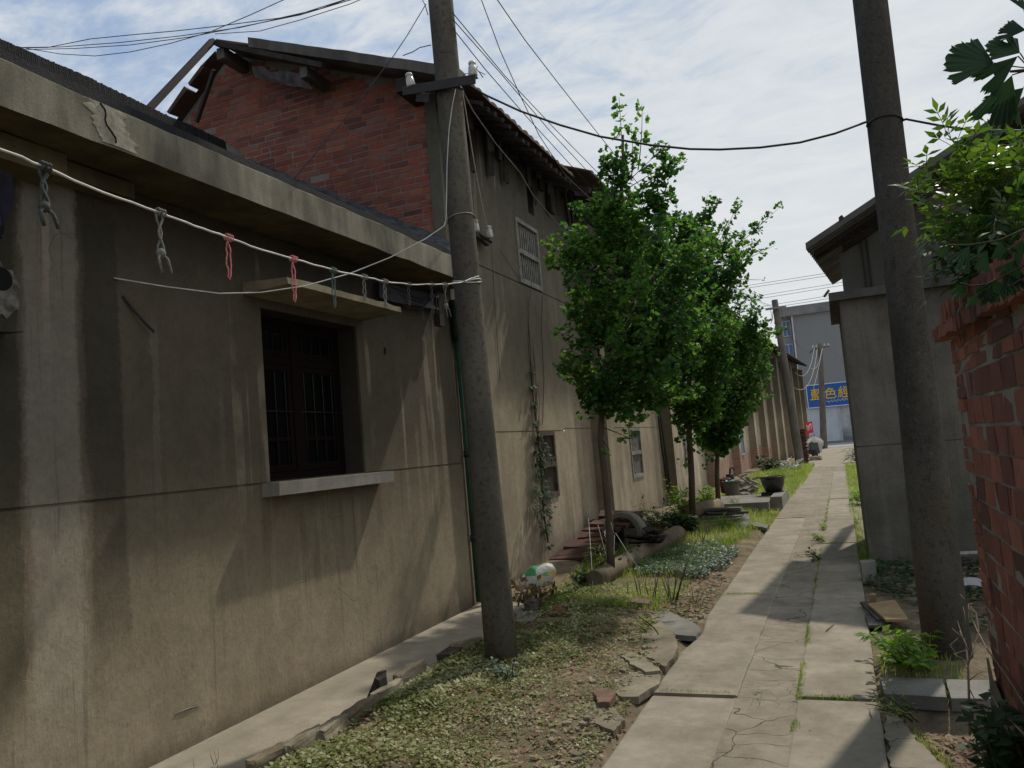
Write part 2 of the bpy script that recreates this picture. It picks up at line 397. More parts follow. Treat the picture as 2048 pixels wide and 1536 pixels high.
def soil():
    g = G('soil'); P = g.pos(); n1 = g.noise(P, 2.2, 7, .68); n2 = g.noise(P, 24, 6, .75)
    col = g.mix(g.sm(n1, .36, .66), (.17, .135, .088), (.31, .25, .165))
    col = g.mix(g.mul(g.sm(n2, .45, .72), .6), col, (.075, .054, .033))
    col = g.mix(g.mul(g.sub(1.0, g.sm(g.vor(P, 34), .12, .2)), .55), col, (.34, .29, .21))
    return g.out(col, .95, g.bump(g.add(n2, g.mul(n1, .6)), .9, .03), .1)
MAT['soil'] = soil()
MAT['road'] = concrete('street_concrete', (.36, .35, .33), (.29, .285, .27), False)
def brickmat(name, cols, dirt=.4):
    g = G(name); P = g.pos(); i = g.isl()
    col = g.ramp(i, [(k/(len(cols)-1), c) for k, c in enumerate(cols)], 'LINEAR')
    n2 = g.noise(P, 11, 6, .7); n1 = g.noise(P, 1.2, 4, .6); n3 = g.noise(P, 90, 4, .7)
    col = g.mix(g.mul(g.sm(n2, .45, .75), .55), col, g.mix(.6, col, (.03, .02, .018)))
    col = g.mix(g.mul(g.sm(n1, .45, .75), dirt), col, (.055, .042, .036))
    return g.out(col, .93, g.bump(g.add(n2, n3), .6, .008), .12)
MAT['gable_brick'] = brickmat('gable_brick', [(.20,.068,.050),(.32,.092,.062),(.22,.078,.058),(.37,.125,.068),(.14,.058,.048),(.31,.10,.07),(.25,.12,.092),(.29,.087,.060)], .4)
MAT['wall_brick'] = brickmat('garden_wall_brick', [(.27,.108,.074),(.16,.076,.058),(.34,.135,.088),(.12,.066,.055),(.29,.115,.078),(.19,.088,.066),(.38,.165,.112),(.24,.102,.074)], .4)
MAT['mortar'] = concrete('mortar', (.26, .225, .195), (.15, .128, .11), False)
MAT['mortar_dark'] = concrete('wet_mortar', (.31, .29, .245), (.17, .158, .13), False)
MAT['grey_tile'] = simple('grey_roof_tile', (.012, .0155, .016), (.006, .0075, .008), 5, .8, .5, 50, .01, isl=.4)
MAT['red_tile'] = simple('old_clay_tile', (.105, .062, .045), (.045, .035, .03), 7, .9, .5, 40, .01, isl=.35)
MAT['dark_wood'] = simple('weathered_dark_wood', (.045, .034, .027), (.02, .016, .013), 9, .85, .5, 60, .006, stretch=(1,1,1))
MAT['beam_concrete'] = concrete('verge_concrete', (.15, .14, .12), (.065, .06, .052))
MAT['rust_wood'] = simple('red_oxide_wood', (.03, .015, .014), (.018, .011, .011), 12, .7, .4, 60)
MAT['frame'] = simple('maroon_window_paint', (.012, .005, .0045), (.007, .0045, .004), 10, .8, .4, 70, spec=.08)
MAT['black_iron'] = simple('black_iron', (.018, .017, .016), (.035, .026, .02), 14, .6, .3, 60, spec=.4)
MAT['void'] = simple('dark_interior', (.008, .008, .008), (.005, .005, .005), 3, .95, 0)
MAT['porcelain'] = simple('white_porcelain', (.62, .61, .56), (.36, .34, .30), 18, .3, .1, 40, spec=.5)
MAT['bar'] = simple('weathered_bar', (.34, .33, .30), (.17, .16, .14), 12, .8, .3, 60)
MAT['bar_rust'] = simple('rusty_bar', (.14, .105, .08), (.07, .05, .036), 12, .85, .3, 60)
MAT['green_pipe'] = simple('green_pvc_pipe', (.022, .085, .05), (.011, .04, .026), 5, .42, .15, 40, spec=.5)
MAT['white_cable'] = simple('white_cable', (.62, .60, .55), (.42, .40, .36), 9, .55, 0)
MAT['grey_cable'] = simple('grey_cable', (.30, .29, .27), (.20, .19, .18), 9, .6, 0)
MAT['black_cable'] = simple('black_cable', (.022, .022, .024), (.035, .034, .034), 9, .6, 0)
MAT['dusty_cable'] = simple('dusty_brown_cable', (.07,.06,.055), (.04,.036,.033), 9, .7, 0)
MAT['corrugated'] = simple('corrugated_sheet', (.30, .29, .26), (.14, .135, .12), 2.5, .75, .3, 30, spec=.3, stretch=(1,3,1))
MAT['upper_wall'] = concrete('upper_wall_panel', (.15, .148, .122), (.115, .112, .094))
def glassmat(name, tint):
    g = G(name); return g.out(g.mix(g.noise(g.pos(), 3, 3), tint, tuple(q*.5 for q in tint)), .08, g.bump(g.noise(g.pos(), 2.5, 2), .05, .02), .22)
MAT['glass'] = glassmat('window_glass', (.004, .005, .005))
MAT['curtain'] = simple('curtain_behind_glass', (.035, .045, .042), (.018, .022, .022), 2, .9, .3, 20, stretch=(1,9,.3))
def leafmat(name, c1, c2, c3, tr=.45, rough=.5, trc=None):
    g = G(name); i = g.isl(); n = g.noise(g.pos(), 1.6, 3)
    col = g.ramp(g.add(g.mul(i, .55), g.mul(g.sm(n, .32, .68), .45)), [(.15, c1), (.5, c2), (.85, c3)])
    p = g.n('ShaderNodeBsdfPrincipled'); g.put(p.inputs['Base Color'], col); p.inputs['Roughness'].default_value = rough; p.inputs['Specular IOR Level'].default_value = .28
    t = g.n('ShaderNodeBsdfTranslucent')
    hs = g.n('ShaderNodeHueSaturation'); hs.inputs['Hue'].default_value = .49; hs.inputs['Saturation'].default_value = 1.15; hs.inputs['Value'].default_value = 2.0 if trc is None else trc
    g.put(hs.inputs['Color'], col); g.put(t.inputs[0], hs.outputs[0])
    mx = g.n('ShaderNodeMixShader'); mx.inputs[0].default_value = tr
    g.t.links.new(p.outputs[0], mx.inputs[1]); g.t.links.new(t.outputs[0], mx.inputs[2])
    o = g.n('ShaderNodeOutputMaterial'); g.t.links.new(mx.outputs[0], o.inputs[0]); return g.mat
MAT['ginkgo'] = leafmat('ginkgo_leaf', (.024, .068, .021), (.054, .13, .032), (.125, .225, .05), .5)
MAT['ginkgo_big'] = leafmat('near_ginkgo_leaf', (.012, .034, .014), (.018, .046, .017), (.025, .058, .02), .18)
MAT['shrub_leaf'] = leafmat('compound_leaf', (.018, .042, .012), (.04, .085, .018), (.10, .16, .03), .42, .38)
MAT['weed'] = leafmat('weed_leaf', (.06, .14, .02), (.13, .23, .035), (.24, .35, .07), .5)
MAT['dark_leaf'] = leafmat('dark_leaf', (.012, .032, .011), (.022, .052, .016), (.036, .072, .02), .3, .6)
MAT['clover'] = leafmat('clover_leaf', (.05, .09, .05), (.10, .15, .10), (.18, .23, .18), .2, .45)
MAT['grass'] = leafmat('grass_blade', (.10, .165, .032), (.175, .25, .055), (.33, .37, .13), .45)
MAT['cover'] = leafmat('ground_leaf', (.10, .13, .035), (.22, .245, .085), (.44, .43, .25), .3, .5, 1.4)
MAT['litter'] = leafmat('dry_leaf', (.20, .085, .045), (.25, .15, .08), (.38, .29, .18), .15, .7, 1.2)
MAT['bark'] = simple('young_bark', (.11, .085, .058), (.055, .042, .028), 8, .92, .7, 50, .008, stretch=(1,1,.4))
MAT['twig'] = simple('dry_twig', (.25, .20, .13), (.15, .115, .07), 12, .85, 0)
MAT['stem'] = simple('green_stem', (.08, .10, .035), (.06, .06, .03), 12, .8, 0)
MAT['white_string'] = simple('white_string', (.6, .58, .53), (.42, .40, .36), 20, .8, 0)
# ------------------------------------------------------------------ ground, path, apron, street
def gh(x, y):
    z = -.03 + .035*noise.noise(Vector((x*1.1, y*1.1, 3))) + .015*noise.noise(Vector((x*4, y*4, 9))) + .008*noise.noise(Vector((x*11, y*11, 5)))
    if x < -1.3 and 3 < y < 60: z += .05*min(1, (-1.3-x)*1.2)
    if x < -2.8 and y > 8.6: z += .10*min(1, (-2.8-x)/.7)*min(1, (y-8.6)/1.0)
    if .1 < x < .7 and y < 5.1: z -= .09*max(0, min(1, (x-.1)*6))
    if -1.35 < x < .08: z = min(z, -.045)
    if x < -3.0 and y < 8.1: z = min(z, -.03)
    if y > 55: z = -.06
    return z
def lin(a, b, st):
    n = max(1, int(round((b-a)/st))); return [a+(b-a)*i/n for i in range(n)]
xs = [-400,-120,-40,-14,-8] + lin(-6,-3.9,.5) + lin(-3.9,1.3,.055) + [1.3,1.6,2,3,5,8,14,40,120,400]
ys = [-300,-100,-30,-8,-3,0] + lin(1,2.6,.2) + lin(2.6,12,.055) + lin(12,20,.12) + lin(20,40,.3) + lin(40,60,1) + [60,70,85,110,160,300,900]
mb = MB(); mb.grid([[Vector((x, y, gh(x, y))) for x in xs] for y in ys], True)
tag(mb.build('ground', MAT['soil']), kind='structure')

path = thing('path', None, None); del_ = [path.pop(k) for k in list(path.keys()) if k in ('label','category')]; path['kind'] = 'structure'
def px(y): return .055*max(0, (y-5))**1.0*.02   # the path drifts very slightly
joints = [-2.2, 1.75, 5.15, 8.35, 11.8, 15.4, 18.9, 22.5, 26.4, 30, 33.6]
for k, (a, b) in enumerate(zip(joints, joints[1:])):
    for side, (x0, x1) in (('L', (-1.285, -.765)), ('R', (-.415, .03))):
        off = rnd.uniform(-.05, .05) + (.06 if side == 'R' and a > 3 else 0)
        m_ = MB(); n = 22; L = []; Rr = []
        zz = rnd.uniform(-.003, .003); tl = rnd.uniform(-.005, .005)
        A = a + off + .006; B = b + off - .006
        if side == 'R' and k == len(joints)-2: B = b
        rows = []
        for i in range(n+1):
            y = lerp(A, B, i/n); e0 = .010*noise.noise(Vector((y*6, k, 1)))+.008*noise.noise(Vector((y*23, k, 4))); e1 = .010*noise.noise(Vector((y*6, k, 7)))+.008*noise.noise(Vector((y*23, k, 8)))
            if side == 'L' and 6.2 < y < 7.3: e0 += .05*math.sin((y-6.2)/1.1*PI)
            xa, xb = x0+e0+px(y), x1+e1+px(y); z = zz + tl*(i/n-.5)
            rows.append([Vector((xa-.004, y, -.10)), Vector((xa, y, z-.006)), Vector((xa+.012, y, z)), Vector((xb-.012, y, z)), Vector((xb, y, z-.006)), Vector((xb+.004, y, -.10))])
        m_.grid(rows, False)
        m_.addf(rows[0], [(0,5,4,3,2,1)]); m_.addf(rows[-1], [(0,1,2,3,4,5)])
        m_.build('slab', MAT['path'], path)
mm = MB(); rows = []
for i in range(260):
    y = -2.2 + i*.14; z = -.012 + .010*noise.noise(Vector((0, y*1.5, 2)))
    rows.append([Vector((x+px(y), y, z + .006*noise.noise(Vector((x*5, y*5, 1))))) for x in (-.785, -.70, -.62, -.53, -.46, -.40)])
mm.grid(rows, True); mm.build('cracked_strip', MAT['path_mid'], path)
# pieces to the right of the slabs
m_ = MB(); slab_piece(m_, [(.045,11.4),(.50,11.5),(.52,14.6),(.06,14.7)], -.07, .065, rag=.4); slab_piece(m_, [(.05,14.8),(.5,14.75),(.5,18.1),(.06,18.2)], -.07, .06, rag=.4)
slab_piece(m_, [(.06,18.4),(.5,18.4),(.5,33),(.06,33)], -.07, .055, rag=.4)
slab_piece(m_, [(.045,4.95),(.13,4.9),(.20,4.55),(.36,3.9),(.52,3.3),(.55,2.0),(.05,2.0)], -.09, .075, r=random.Random(3))
m_.build('edge_slab', MAT['path_mid'], path)
# concrete yard at the far end, then the street
ap = MB(); ap.bb(-4.0, 14, 33.6, 62.5, -.12, -.004)
tag(ap.build('pavement', MAT['path']), kind='structure')
rd = MB(); rd.bb(-90, 90, 62.52, 76.4, -.2, .012); tag(rd.build('street', MAT['road']), kind='structure')
kp = MB(); kp.bb(-90, 90, 76.42, 78.4, -.2, .12); tag(kp.build('far_pavement', MAT['grey_slab']), kind='structure')
# concrete apron along the house
aw = MB(); rows = []
for i in range(60):
    y = -2 + i*.172
    e = -3.07 + .012*noise.noise(Vector((y*2, 0, 0)))
    rows.append([Vector((-3.82, y, .004)), Vector((-3.5, y, -.004)), Vector((e, y, -.018)), Vector((e+.004, y, -.12))])
aw.grid(rows, False); aw.addf([rows[-1][0], rows[-1][1], rows[-1][2], rows[-1][3], Vector((-3.82, rows[-1][0].y, -.12))], [(4,3,2,1,0)])
tag(aw.build('apron', MAT['apron']), kind='structure')
# ------------------------------------------------------------------ near house (left)
WX = -3.8; HE = 7.80            # wall plane, far end of the house
house = thing('rendered_house', 'single storey house with stained cement wall and thick concrete eave in the left foreground', 'house', (WX, 3, 0))
wy0, wy1, wz0, wz1 = 4.665, 5.915, 1.545, 2.80
GR = 1.525
mb = MB(); Y0 = -6.0
def wallgrid(mb, x, y0, y1, z0, z1):
    mb.addf([(x,y0,z0),(x,y1,z0),(x,y1,z1),(x,y0,z1)], [(0,1,2,3)])
mb.bb(WX-.32, WX, Y0, wy0, -.2, GR-.008); mb.bb(WX-.32, WX, wy1, HE, -.2, GR-.008); mb.bb(WX-.32, WX, wy0, wy1, -.2, GR-.008)
mb.bb(WX-.32, WX-.012, Y0, HE, GR-.008, GR+.008)
mb.bb(WX-.32, WX, Y0, wy0, GR+.008, 3.36); mb.bb(WX-.32, WX, wy1, HE, GR+.008, 3.36); mb.bb(WX-.32, WX, wy0, wy1, wz1, 3.36)
mb.bb(-9.2, WX-.32, Y0, Y0+.3, -.2, 3.4); mb.prism([(WX-.33,HE-.004,-.2),(-9.2,HE-.004,-.2),(-9.2,HE-.004,3.5),(-6.4,HE-.004,5.2),(WX-.33,HE-.004,3.5)], (0,-.28,0))
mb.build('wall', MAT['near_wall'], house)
# eave slab
mb = MB(); ex = -3.36; EE = 7.52; n = 70; rows = []
for i in range(n+1):
    y = lerp(Y0, EE, i/n)
    top = 3.60 + .012*noise.noise(Vector((y*1.5, 1, 0))) + .010*noise.noise(Vector((y*7, 2, 0))); bot = 3.36 + .008*noise.noise(Vector((y*3, 5, 0))) + .006*noise.noise(Vector((y*14, 5, 0)))
    rows.append([Vector((WX-.3, y, top+.05)), Vector((ex-.03, y, top)), Vector((ex, y, top-.02)), Vector((ex, y, bot))])
mb.grid(rows, False, True)
mb.addf([rows[-1][0], rows[-1][1], rows[-1][2], rows[-1][3], Vector((WX-.3, EE, 3.36))], [(0,1,2,3,4)])
mb.addf([rows[0][0], rows[0][1], rows[0][2], rows[0][3], Vector((WX-.3, Y0, 3.36))], [(4,3,2,1,0)])
eave = mb.build('eave', MAT['fascia'], house)
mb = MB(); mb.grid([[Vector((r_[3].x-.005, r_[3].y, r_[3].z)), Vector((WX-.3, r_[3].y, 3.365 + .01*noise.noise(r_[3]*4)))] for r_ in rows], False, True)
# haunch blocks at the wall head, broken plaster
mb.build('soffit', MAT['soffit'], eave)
mb = MB(); mb.bb(WX-.1, WX+.20, 2.2, 2.95, 3.22, 3.352); mb.bb(WX-.1, WX+.13, 2.95, 3.45, 3.26, 3.353)
mb.build('bracket', MAT['soffit'], eave)
# cracked, freshly plastered patch on the eave face
mb = MB(); pr = random.Random(5); a = onX(168, 235, ex+.003)
rr = []
for i in range(25):
    t = i/24; z = lerp(3.578, 3.375, t); yy = lerp(2.83, 3.0, t)
    rr.append([Vector((ex+.002, 2.86+.10*t+.06*noise.noise(Vector((t*7, 1, 0))), z)), Vector((ex+.006, 2.92+.10*t, z)), Vector((ex+.006, 3.01+.09*t, z)), Vector((ex+.002, 3.09+.10*t+.07*noise.noise(Vector((t*6, 5, 0))), z))])
mb.grid(rr, False); mb.build('plaster_patch', simple('fresh_plaster', (.34,.315,.25), (.19,.172,.13), 14, .9, .4, 60), eave)
mb = MB(); mb.tube([Vector((ex+.010, 2.955+.04*math.sin(i*1.3)*.4+.012*i, 3.575-.0265*i)) for i in range(8)], .0045, 4)
mb.build('crack', MAT['void'], eave)
# roof slope with rows of small grey tiles and ridge of tiles on edge
roof = MB(); sl0 = Vector((-3.42, 0, 3.64)); sl1 = Vector((-6.40, 0, 5.30)); tp = .19; rows = []
yy = Y0
while yy < 7.78:
    rows.append([Vector((lerp(sl0.x, sl1.x, t), yy, lerp(sl0.z, sl1.z, t)-.02)) for t in (0, .25, .5, .75, 1)]); yy += tp/6
for i, r_ in enumerate(rows):
    dz = .035*abs(math.sin(PI*i/6))
    for q in r_: q.z += dz
roof.grid(rows, True, True)
roof.addf([(-6.4,Y0,5.28),(-6.4,7.78,5.28),(-9.2,7.78,3.6),(-9.2,Y0,3.6)], [(0,1,2,3)])
rf = roof.build('roof', MAT['grey_tile'], house)
mb = MB(); yy = Y0; k = 0; rr = random.Random(2)
while yy < 7.25:
    t = .018+.010*rr.random(); h = .19+.018*noise.noise(Vector((yy*1.2, 0, 4)))+.012*rr.random()
    mb.box((-6.40, yy+t/2, 5.30+h/2), (.26, t*.82, h), eul(.12+.06*rr.random(), 0, 0)); yy += t
mb.build('ridge_tiles', MAT['grey_tile'], rf)
mb = MB(); mb.bb(-6.53,-6.27,7.26,7.52,5.26,5.47); mb.build('ridge_end', MAT['grey_slab'], rf)
mb = MB(); mb.bb(-3.62, -3.40, Y0, 7.5, 3.60, 3.655); mb.build('eave_tiles', MAT['grey_tile'], rf)
# cement fillet against the brick gable
mb = MB(); rows = []
for i in range(30):
    t = i/29; x = lerp(-6.4, -3.42, t); z = lerp(5.36, 3.66, t)
    rows.append([Vector((x, 7.55+.03*noise.noise(Vector((x*5,0,0))), z-.06)), Vector((x, 7.70, z+.05+.02*noise.noise(Vector((x*8,1,0))))), Vector((x, 7.845, z+.13+.035*noise.noise(Vector((x*6,2,0)))))])
mb.grid(rows, True); mb.build('flashing', simple('blue_grey_mortar', (.10,.104,.112), (.03,.032,.034), 9, .95, .6, 40, .01), rf)

# window: reveal, frame, casements with bars, sill and canopy
win = MB(); fx = WX-.20
def fr(y0, y1, z0, z1, d0=.055, x=fx): win.bb(x-d0, x, y0, y1, z0, z1)
for a, b in ((wy0, wy0+.05), (wy1-.05, wy1)): fr(a, b, wz0, wz1)
fr(wy0+.05, wy1-.05, wz0, wz0+.05); fr(wy0+.05, wy1-.05, wz1-.05, wz1)
mid = (wy0+wy1)/2; fr(mid-.045, mid+.045, wz0+.05, wz1-.05, .06, fx+.004)
zt = wz0+.92
fr(wy0+.05, mid-.045, zt-.03, zt+.03); fr(mid+.045, wy1-.05, zt-.03, zt+.03)
window = win.build('window', MAT['frame'], house)
sh = MB()
for a, b in ((wy0+.055, mid-.05), (mid+.05, wy1-.055)):
    for z0, z1 in ((wz0+.055, zt-.035), (zt+.035, wz1-.055)):
        for q0, q1 in ((a, a+.045), (b-.045, b)): sh.bb(fx-.035, fx-.006, q0, q1, z0, z1)
        sh.bb(fx-.035, fx-.006, a+.045, b-.045, z0, z0+.05); sh.bb(fx-.035, fx-.006, a+.045, b-.045, z1-.045, z1)
        if z0 < zt-.1:
            sh.bb(fx-.03, fx-.008, a+.045, b-.045, z0+.235, z0+.265); q = a + (b-a)*.62
            sh.bb(fx-.03, fx-.009, q-.012, q+.012, z0+.05, z0+.235)
sh.build('sash', MAT['frame'], window)
p_ = MB(); p_.bb(fx-.027, fx-.022, wy0+.05, wy1-.05, wz0+.05, wz1-.05); p_.build('pane', MAT['glass'], window)
br = MB()
for a, b in ((wy0+.05, mid-.045), (mid+.045, wy1-.05)):
    for i in range(4):
        q = a + (b-a)*(i+.6)/4.2; br.tube([(fx-.012, q, wz0+.05), (fx-.012, q, wz1-.05)], .0045, 5)
    br.tube([(fx-.006, a, wz0+.52), (fx-.006, b, wz0+.52)], .005, 5)
br.build('bars', simple('thin_grey_bar', (.026,.027,.026), (.014,.014,.014), 15, .6, 0), window)
cu = MB(); rows = []
for i in range(60):
    y = lerp(wy0+.05, wy1-.05, i/59); d = .02*math.sin(i*1.05)+.01*math.sin(i*2.3)
    rows.append([Vector((fx-.10+d, y, wz0)), Vector((fx-.10+d*.7, y, wz1))])
cu.grid(rows, True); cu.build('curtain', MAT['curtain'], window)
si = MB(); si.box((WX+.055, 5.345, 1.478), (.19, 1.55, .094), jit=.006); si.build('window_sill', MAT['sill'], house)
ca = MB(); rows = []
for i in range(25):
    y = lerp(4.49, 6.03, i/24); q = .014*noise.noise(Vector((y*6, 3, 0)))+.012*noise.noise(Vector((y*19, 3, 0)))
    rows.append([Vector((WX, y, 2.955)), Vector((-3.41+q, y, 2.935+q)), Vector((-3.405+q, y, 2.885)), Vector((WX, y, 2.868))])
ca.grid(rows, False, True)
for r_, fl in ((rows[0], (3,2,1,0)), (rows[-1], (0,1,2,3))): ca.addf(r_, [fl])
ca.addf([rows[0][3], rows[-1][3], rows[-1][2], rows[0][2]], [(0,1,2,3)])
ca.build('window_canopy', concrete('canopy_concrete', (.26,.225,.155), (.13,.11,.072), False), house)
# knocked hole with smeared plaster (left edge), nail holes
ho = MB(); hc = onX(0, 566, WX+.002); n = 60; ring = []; inner = []
for i in range(n):
    w_ = 2*PI*i/n; q = 1+.25*noise.noise(Vector((math.cos(w_)*1.5, math.sin(w_)*1.5, 8)))
    dz = math.sin(w_)*.135*q; dz = dz*1.25 if dz < 0 else dz
    ring.append(Vector((WX+.006, hc.y+math.cos(w_)*.105*q*(1+.12*math.sin(7*w_)+.04*math.sin(13*w_)), hc.z-.025+dz*.9*(1+.10*math.sin(9*w_)+.04*math.sin(17*w_))))); inner.append(Vector((WX+.012, hc.y+math.cos(w_)*.058, hc.z+.02+math.sin(w_)*.060)))
ho.addf(ring+inner, [(i, (i+1)%n, n+(i+1)%n, n+i) for i in range(n)])
ho.build('smeared_plaster', simple('smeared_plaster', (.20,.19,.165), (.06,.055,.045), 16, .9, .6, 40, .01), house)
ho = MB(); ho.addf([p + Vector((.002,0,0)) for p in inner], [tuple(range(n))])
ho.build('wall_hole', MAT['void'], house); ho = MB(); hx = onX(770, 702, WX+.003); ho.addf([hx+Vector((0, .022*math.cos(k)*(1+.3*math.sin(2*k)), .04*math.sin(k))) for k in [2*PI*i/10 for i in range(10)]], [tuple(range(10))])
for p in ((796,660),(853,668),(766,686)):
    ho.build('wall_hole', MAT['void'], house); ho = MB(); h0 = onX(*p, WX+.003); ho.addf([h0+Vector((0, .007*math.cos(2*PI*i/6), .009*math.sin(2*PI*i/6))) for i in range(6)], [tuple(range(6))])
ho.build('wall_hole', MAT['void'], house)
sc = MB(); a = onX(348, 1430, WX+.004); b = onX(400, 1410, WX+.004)
sc.tube([a, a.lerp(b,.5)+Vector((0,0,.006)), b], [.002,.006,.002], 5); sc.tube([onX(396,1406,WX+.004), onX(370,1418,WX+.004)], .002, 4)
sc.build('scratch', simple('chalk_scratch', (.26,.24,.2), (.2,.18,.15), 9, .9, 0), house)
rod = MB(); rod.tube([onX(245, 592, WX+.004), onX(285, 640, WX+.03), onX(308, 664, WX+.05)], .008, 6)
tag(rod.build('iron_rod', MAT['black_iron']), 'short rusty iron rod sticking out of the stained house wall beside the pale streak', 'rod')
br = MB(); a = onX(0, 662, -3.72); br.box(a+Vector((0,-.02,-.01)), (.16,.16,.008), eul(.1,0,.25)); br.box(a+Vector((0,-.05,-.07)), (.012,.12,.12), eul(0,.3,.2))
tag(br.build('metal_bracket', MAT['black_iron']), 'dark metal bracket on the house wall at the left edge, below the plastered hole', 'bracket')
cl = MB(); rr = random.Random(11); a = onX(-14, 425, -3.5)
rows = []
for i in range(7):
    t = i/6; rows.append([a + Vector((.03*math.sin(j*2+i), -.16+.045*j*(1-.12*i)+.02*i, .22-.40*t + (.05*j if i==6 else 0))) for j in range(7)])
cl.grid(rows, True)
tag(cl.build('hanging_cloth', simple('dark_blue_cloth', (.016,.014,.03), (.008,.008,.012), 4, .9, .4, 20)), 'dark blue cloth hanging by the wall at the left edge, above the plastered hole', 'cloth')

# leaning bar from the ridge to the gable top
mb = MB(); a = onX(294, 222, -6.40); b = onY(425, 82, 7.38)
d_ = (b-a); q = d_.to_track_quat('Z','Y').to_matrix()
mb.box((a+b)/2, (.062,.062,d_.length), q); mb.box(a+Vector((0,.03,.0)), (.10,.12,.05), jit=.01); mb.box(b+Vector((.0,.04,0)), (.05,.12,.04))
tag(mb.build('wooden_prop', MAT['rust_wood']), 'dark red timber prop leaning from the tiled ridge up to the gable top', 'timber prop')
# green downpipe at the house corner
dp = thing('downpipe', 'green plastic rainwater downpipe on the house corner behind the nearest utility pole', 'downpipe', (-3.73, 7.80, 0))
mb = MB(); dx_ = -3.735; mb.tube([(dx_,7.82,2.88),(dx_,7.84,1.9),(dx_,7.86,.05)], .047, 16); mb.build('pipe', MAT['green_pipe'], dp)
mb = MB(); mb.tube([(dx_,7.80,3.30),(dx_,7.82,2.86)], .062, 16); mb.tube([(dx_,7.82,3.0),(dx_,7.82,2.9)], .072, 16); mb.build('hopper', simple('dark_green_pipe', (.012,.03,.02), (.01,.02,.015), 5, .5, 0), dp)
for z in (1.62, .72):
    mb = MB(); mb.tube([(dx_,7.845,z-.035),(dx_,7.845,z+.035)], .054, 16); mb.build('collar', MAT['black_iron'], dp)
# black cable box and tangled cable under the eave
cb = thing('cable_box', 'black cable clamp box hung from tangled wire under the house eave beside the downpipe', 'cable box', (-3.7, 7.5, 2.9))
p0 = onX(878, 640, -3.70); mb = MB(); mb.box(p0, (.07,.10,.13)); mb.bb(p0.x-.02,p0.x+.0,p0.y-.035,p0.y-.025,p0.z+.06,p0.z+.24); mb.bb(p0.x-.02,p0.x+.0,p0.y+.025,p0.y+.035,p0.z+.06,p0.z+.24); mb.build('box', MAT['black_iron'], cb)
mb = MB(); rr = random.Random(4)
for k in range(4):
    pts = [onX(770+k*4, 572+k*6, WX+.05), onX(815, 585+k*10, WX+.1), onX(845, 600+k*6, WX+.10), onX(872, 590+rr.uniform(-10,20), WX+.09), onX(886, 572, WX+.06)]
    mb.tube(pts, .006, 5)
mb.build('cable', MAT['black_cable'], cb)
mb = MB(); rows = [[onX(758+30*i, 570+6*i+ (5 if j else -5) + rr.uniform(-3,3), WX+.06+.02*j) for i in range(5)] for j in range(3)]
for j, r_ in enumerate(rows):
    for q in r_: q.z -= .05*j
mb.grid(rows, True); mb.build('plastic_wrap', simple('grey_plastic', (.06,.06,.075), (.03,.03,.04), 8, .4, .3, 20), cb)
# ------------------------------------------------------------------ brick gabled house behind, and the long row beyond it
def wall_cells(mb, x, ys, zs, holes, depth=.28, groove=()):
    """a wall face at X=x made of cells; holes stay open and get reveals; grooves are set back"""
    Y = sorted(set(ys) | {q for h in holes for q in h[:2]}); Z = sorted(set(zs) | {q for h in holes for q in h[2:]} | {q for g_ in groove for q in g_})
    for y0, y1 in zip(Y, Y[1:]):
        for z0, z1 in zip(Z, Z[1:]):
            yc, zc = (y0+y1)/2, (z0+z1)/2
            if any(h[0] < yc < h[1] and h[2] < zc < h[3] for h in holes): continue
            gr = any(a < zc < b for a, b in groove); xx = x - (.014 if gr else 0)
            mb.addf([(xx,y0,z0),(xx,y1,z0),(xx,y1,z1),(xx,y0,z1)], [(0,1,2,3)])
            if gr:
                mb.addf([(xx,y0,z0),(xx,y1,z0),(x,y1,z0),(x,y0,z0)], [(3,2,1,0)]); mb.addf([(xx,y0,z1),(xx,y1,z1),(x,y1,z1),(x,y0,z1)], [(0,1,2,3)])
    for a, b, c, d in holes:
        q = x - depth
        mb.addf([(x,a,c),(x,b,c),(q,b,c),(q,a,c)], [(0,1,2,3)]); mb.addf([(x,a,d),(x,b,d),(q,b,d),(q,a,d)], [(3,2,1,0)])
        mb.addf([(x,a,c),(x,a,d),(q,a,d),(q,a,c)], [(3,2,1,0)]); mb.addf([(x,b,c),(x,b,d),(q,b,d),(q,b,c)], [(0,1,2,3)])
def barred_window(parent, x, y0, y1, z0, z1, nb, mat, rail=True, sill=True, fw=.055):
    mb = MB(); d0, d1 = x-.09, x+.018
    mb.bb(d0,d1,y0,y0+fw,z0,z1); mb.bb(d0,d1,y1-fw,y1,z0,z1); mb.bb(d0,d1,y0+fw,y1-fw,z0,z0+fw*1.3); mb.bb(d0,d1,y0+fw,y1-fw,z1-fw,z1)
    if rail: mb.bb(d0+.003,d1-.003,y0+fw,y1-fw,(z0+z1)/2-.035,(z0+z1)/2+.035)
    wn = mb.build('window', mat, parent)
    mb = MB()
    for i in range(nb):
        y = y0+fw+(y1-y0-2*fw)*(i+.5)/nb
        mb.bb(x-.045, x-.018, y-.013, y+.013, z0+fw*1.3, z1-fw)
    mb.build('bars', mat, wn)
    mb = MB(); mb.addf([(x-.16,y0+.01,z0+.01),(x-.16,y1-.01,z0+.01),(x-.16,y1-.01,z1-.01),(x-.16,y0+.01,z1-.01)], [(0,1,2,3)]); mb.build('pane', MAT['void'], wn)
    return wn
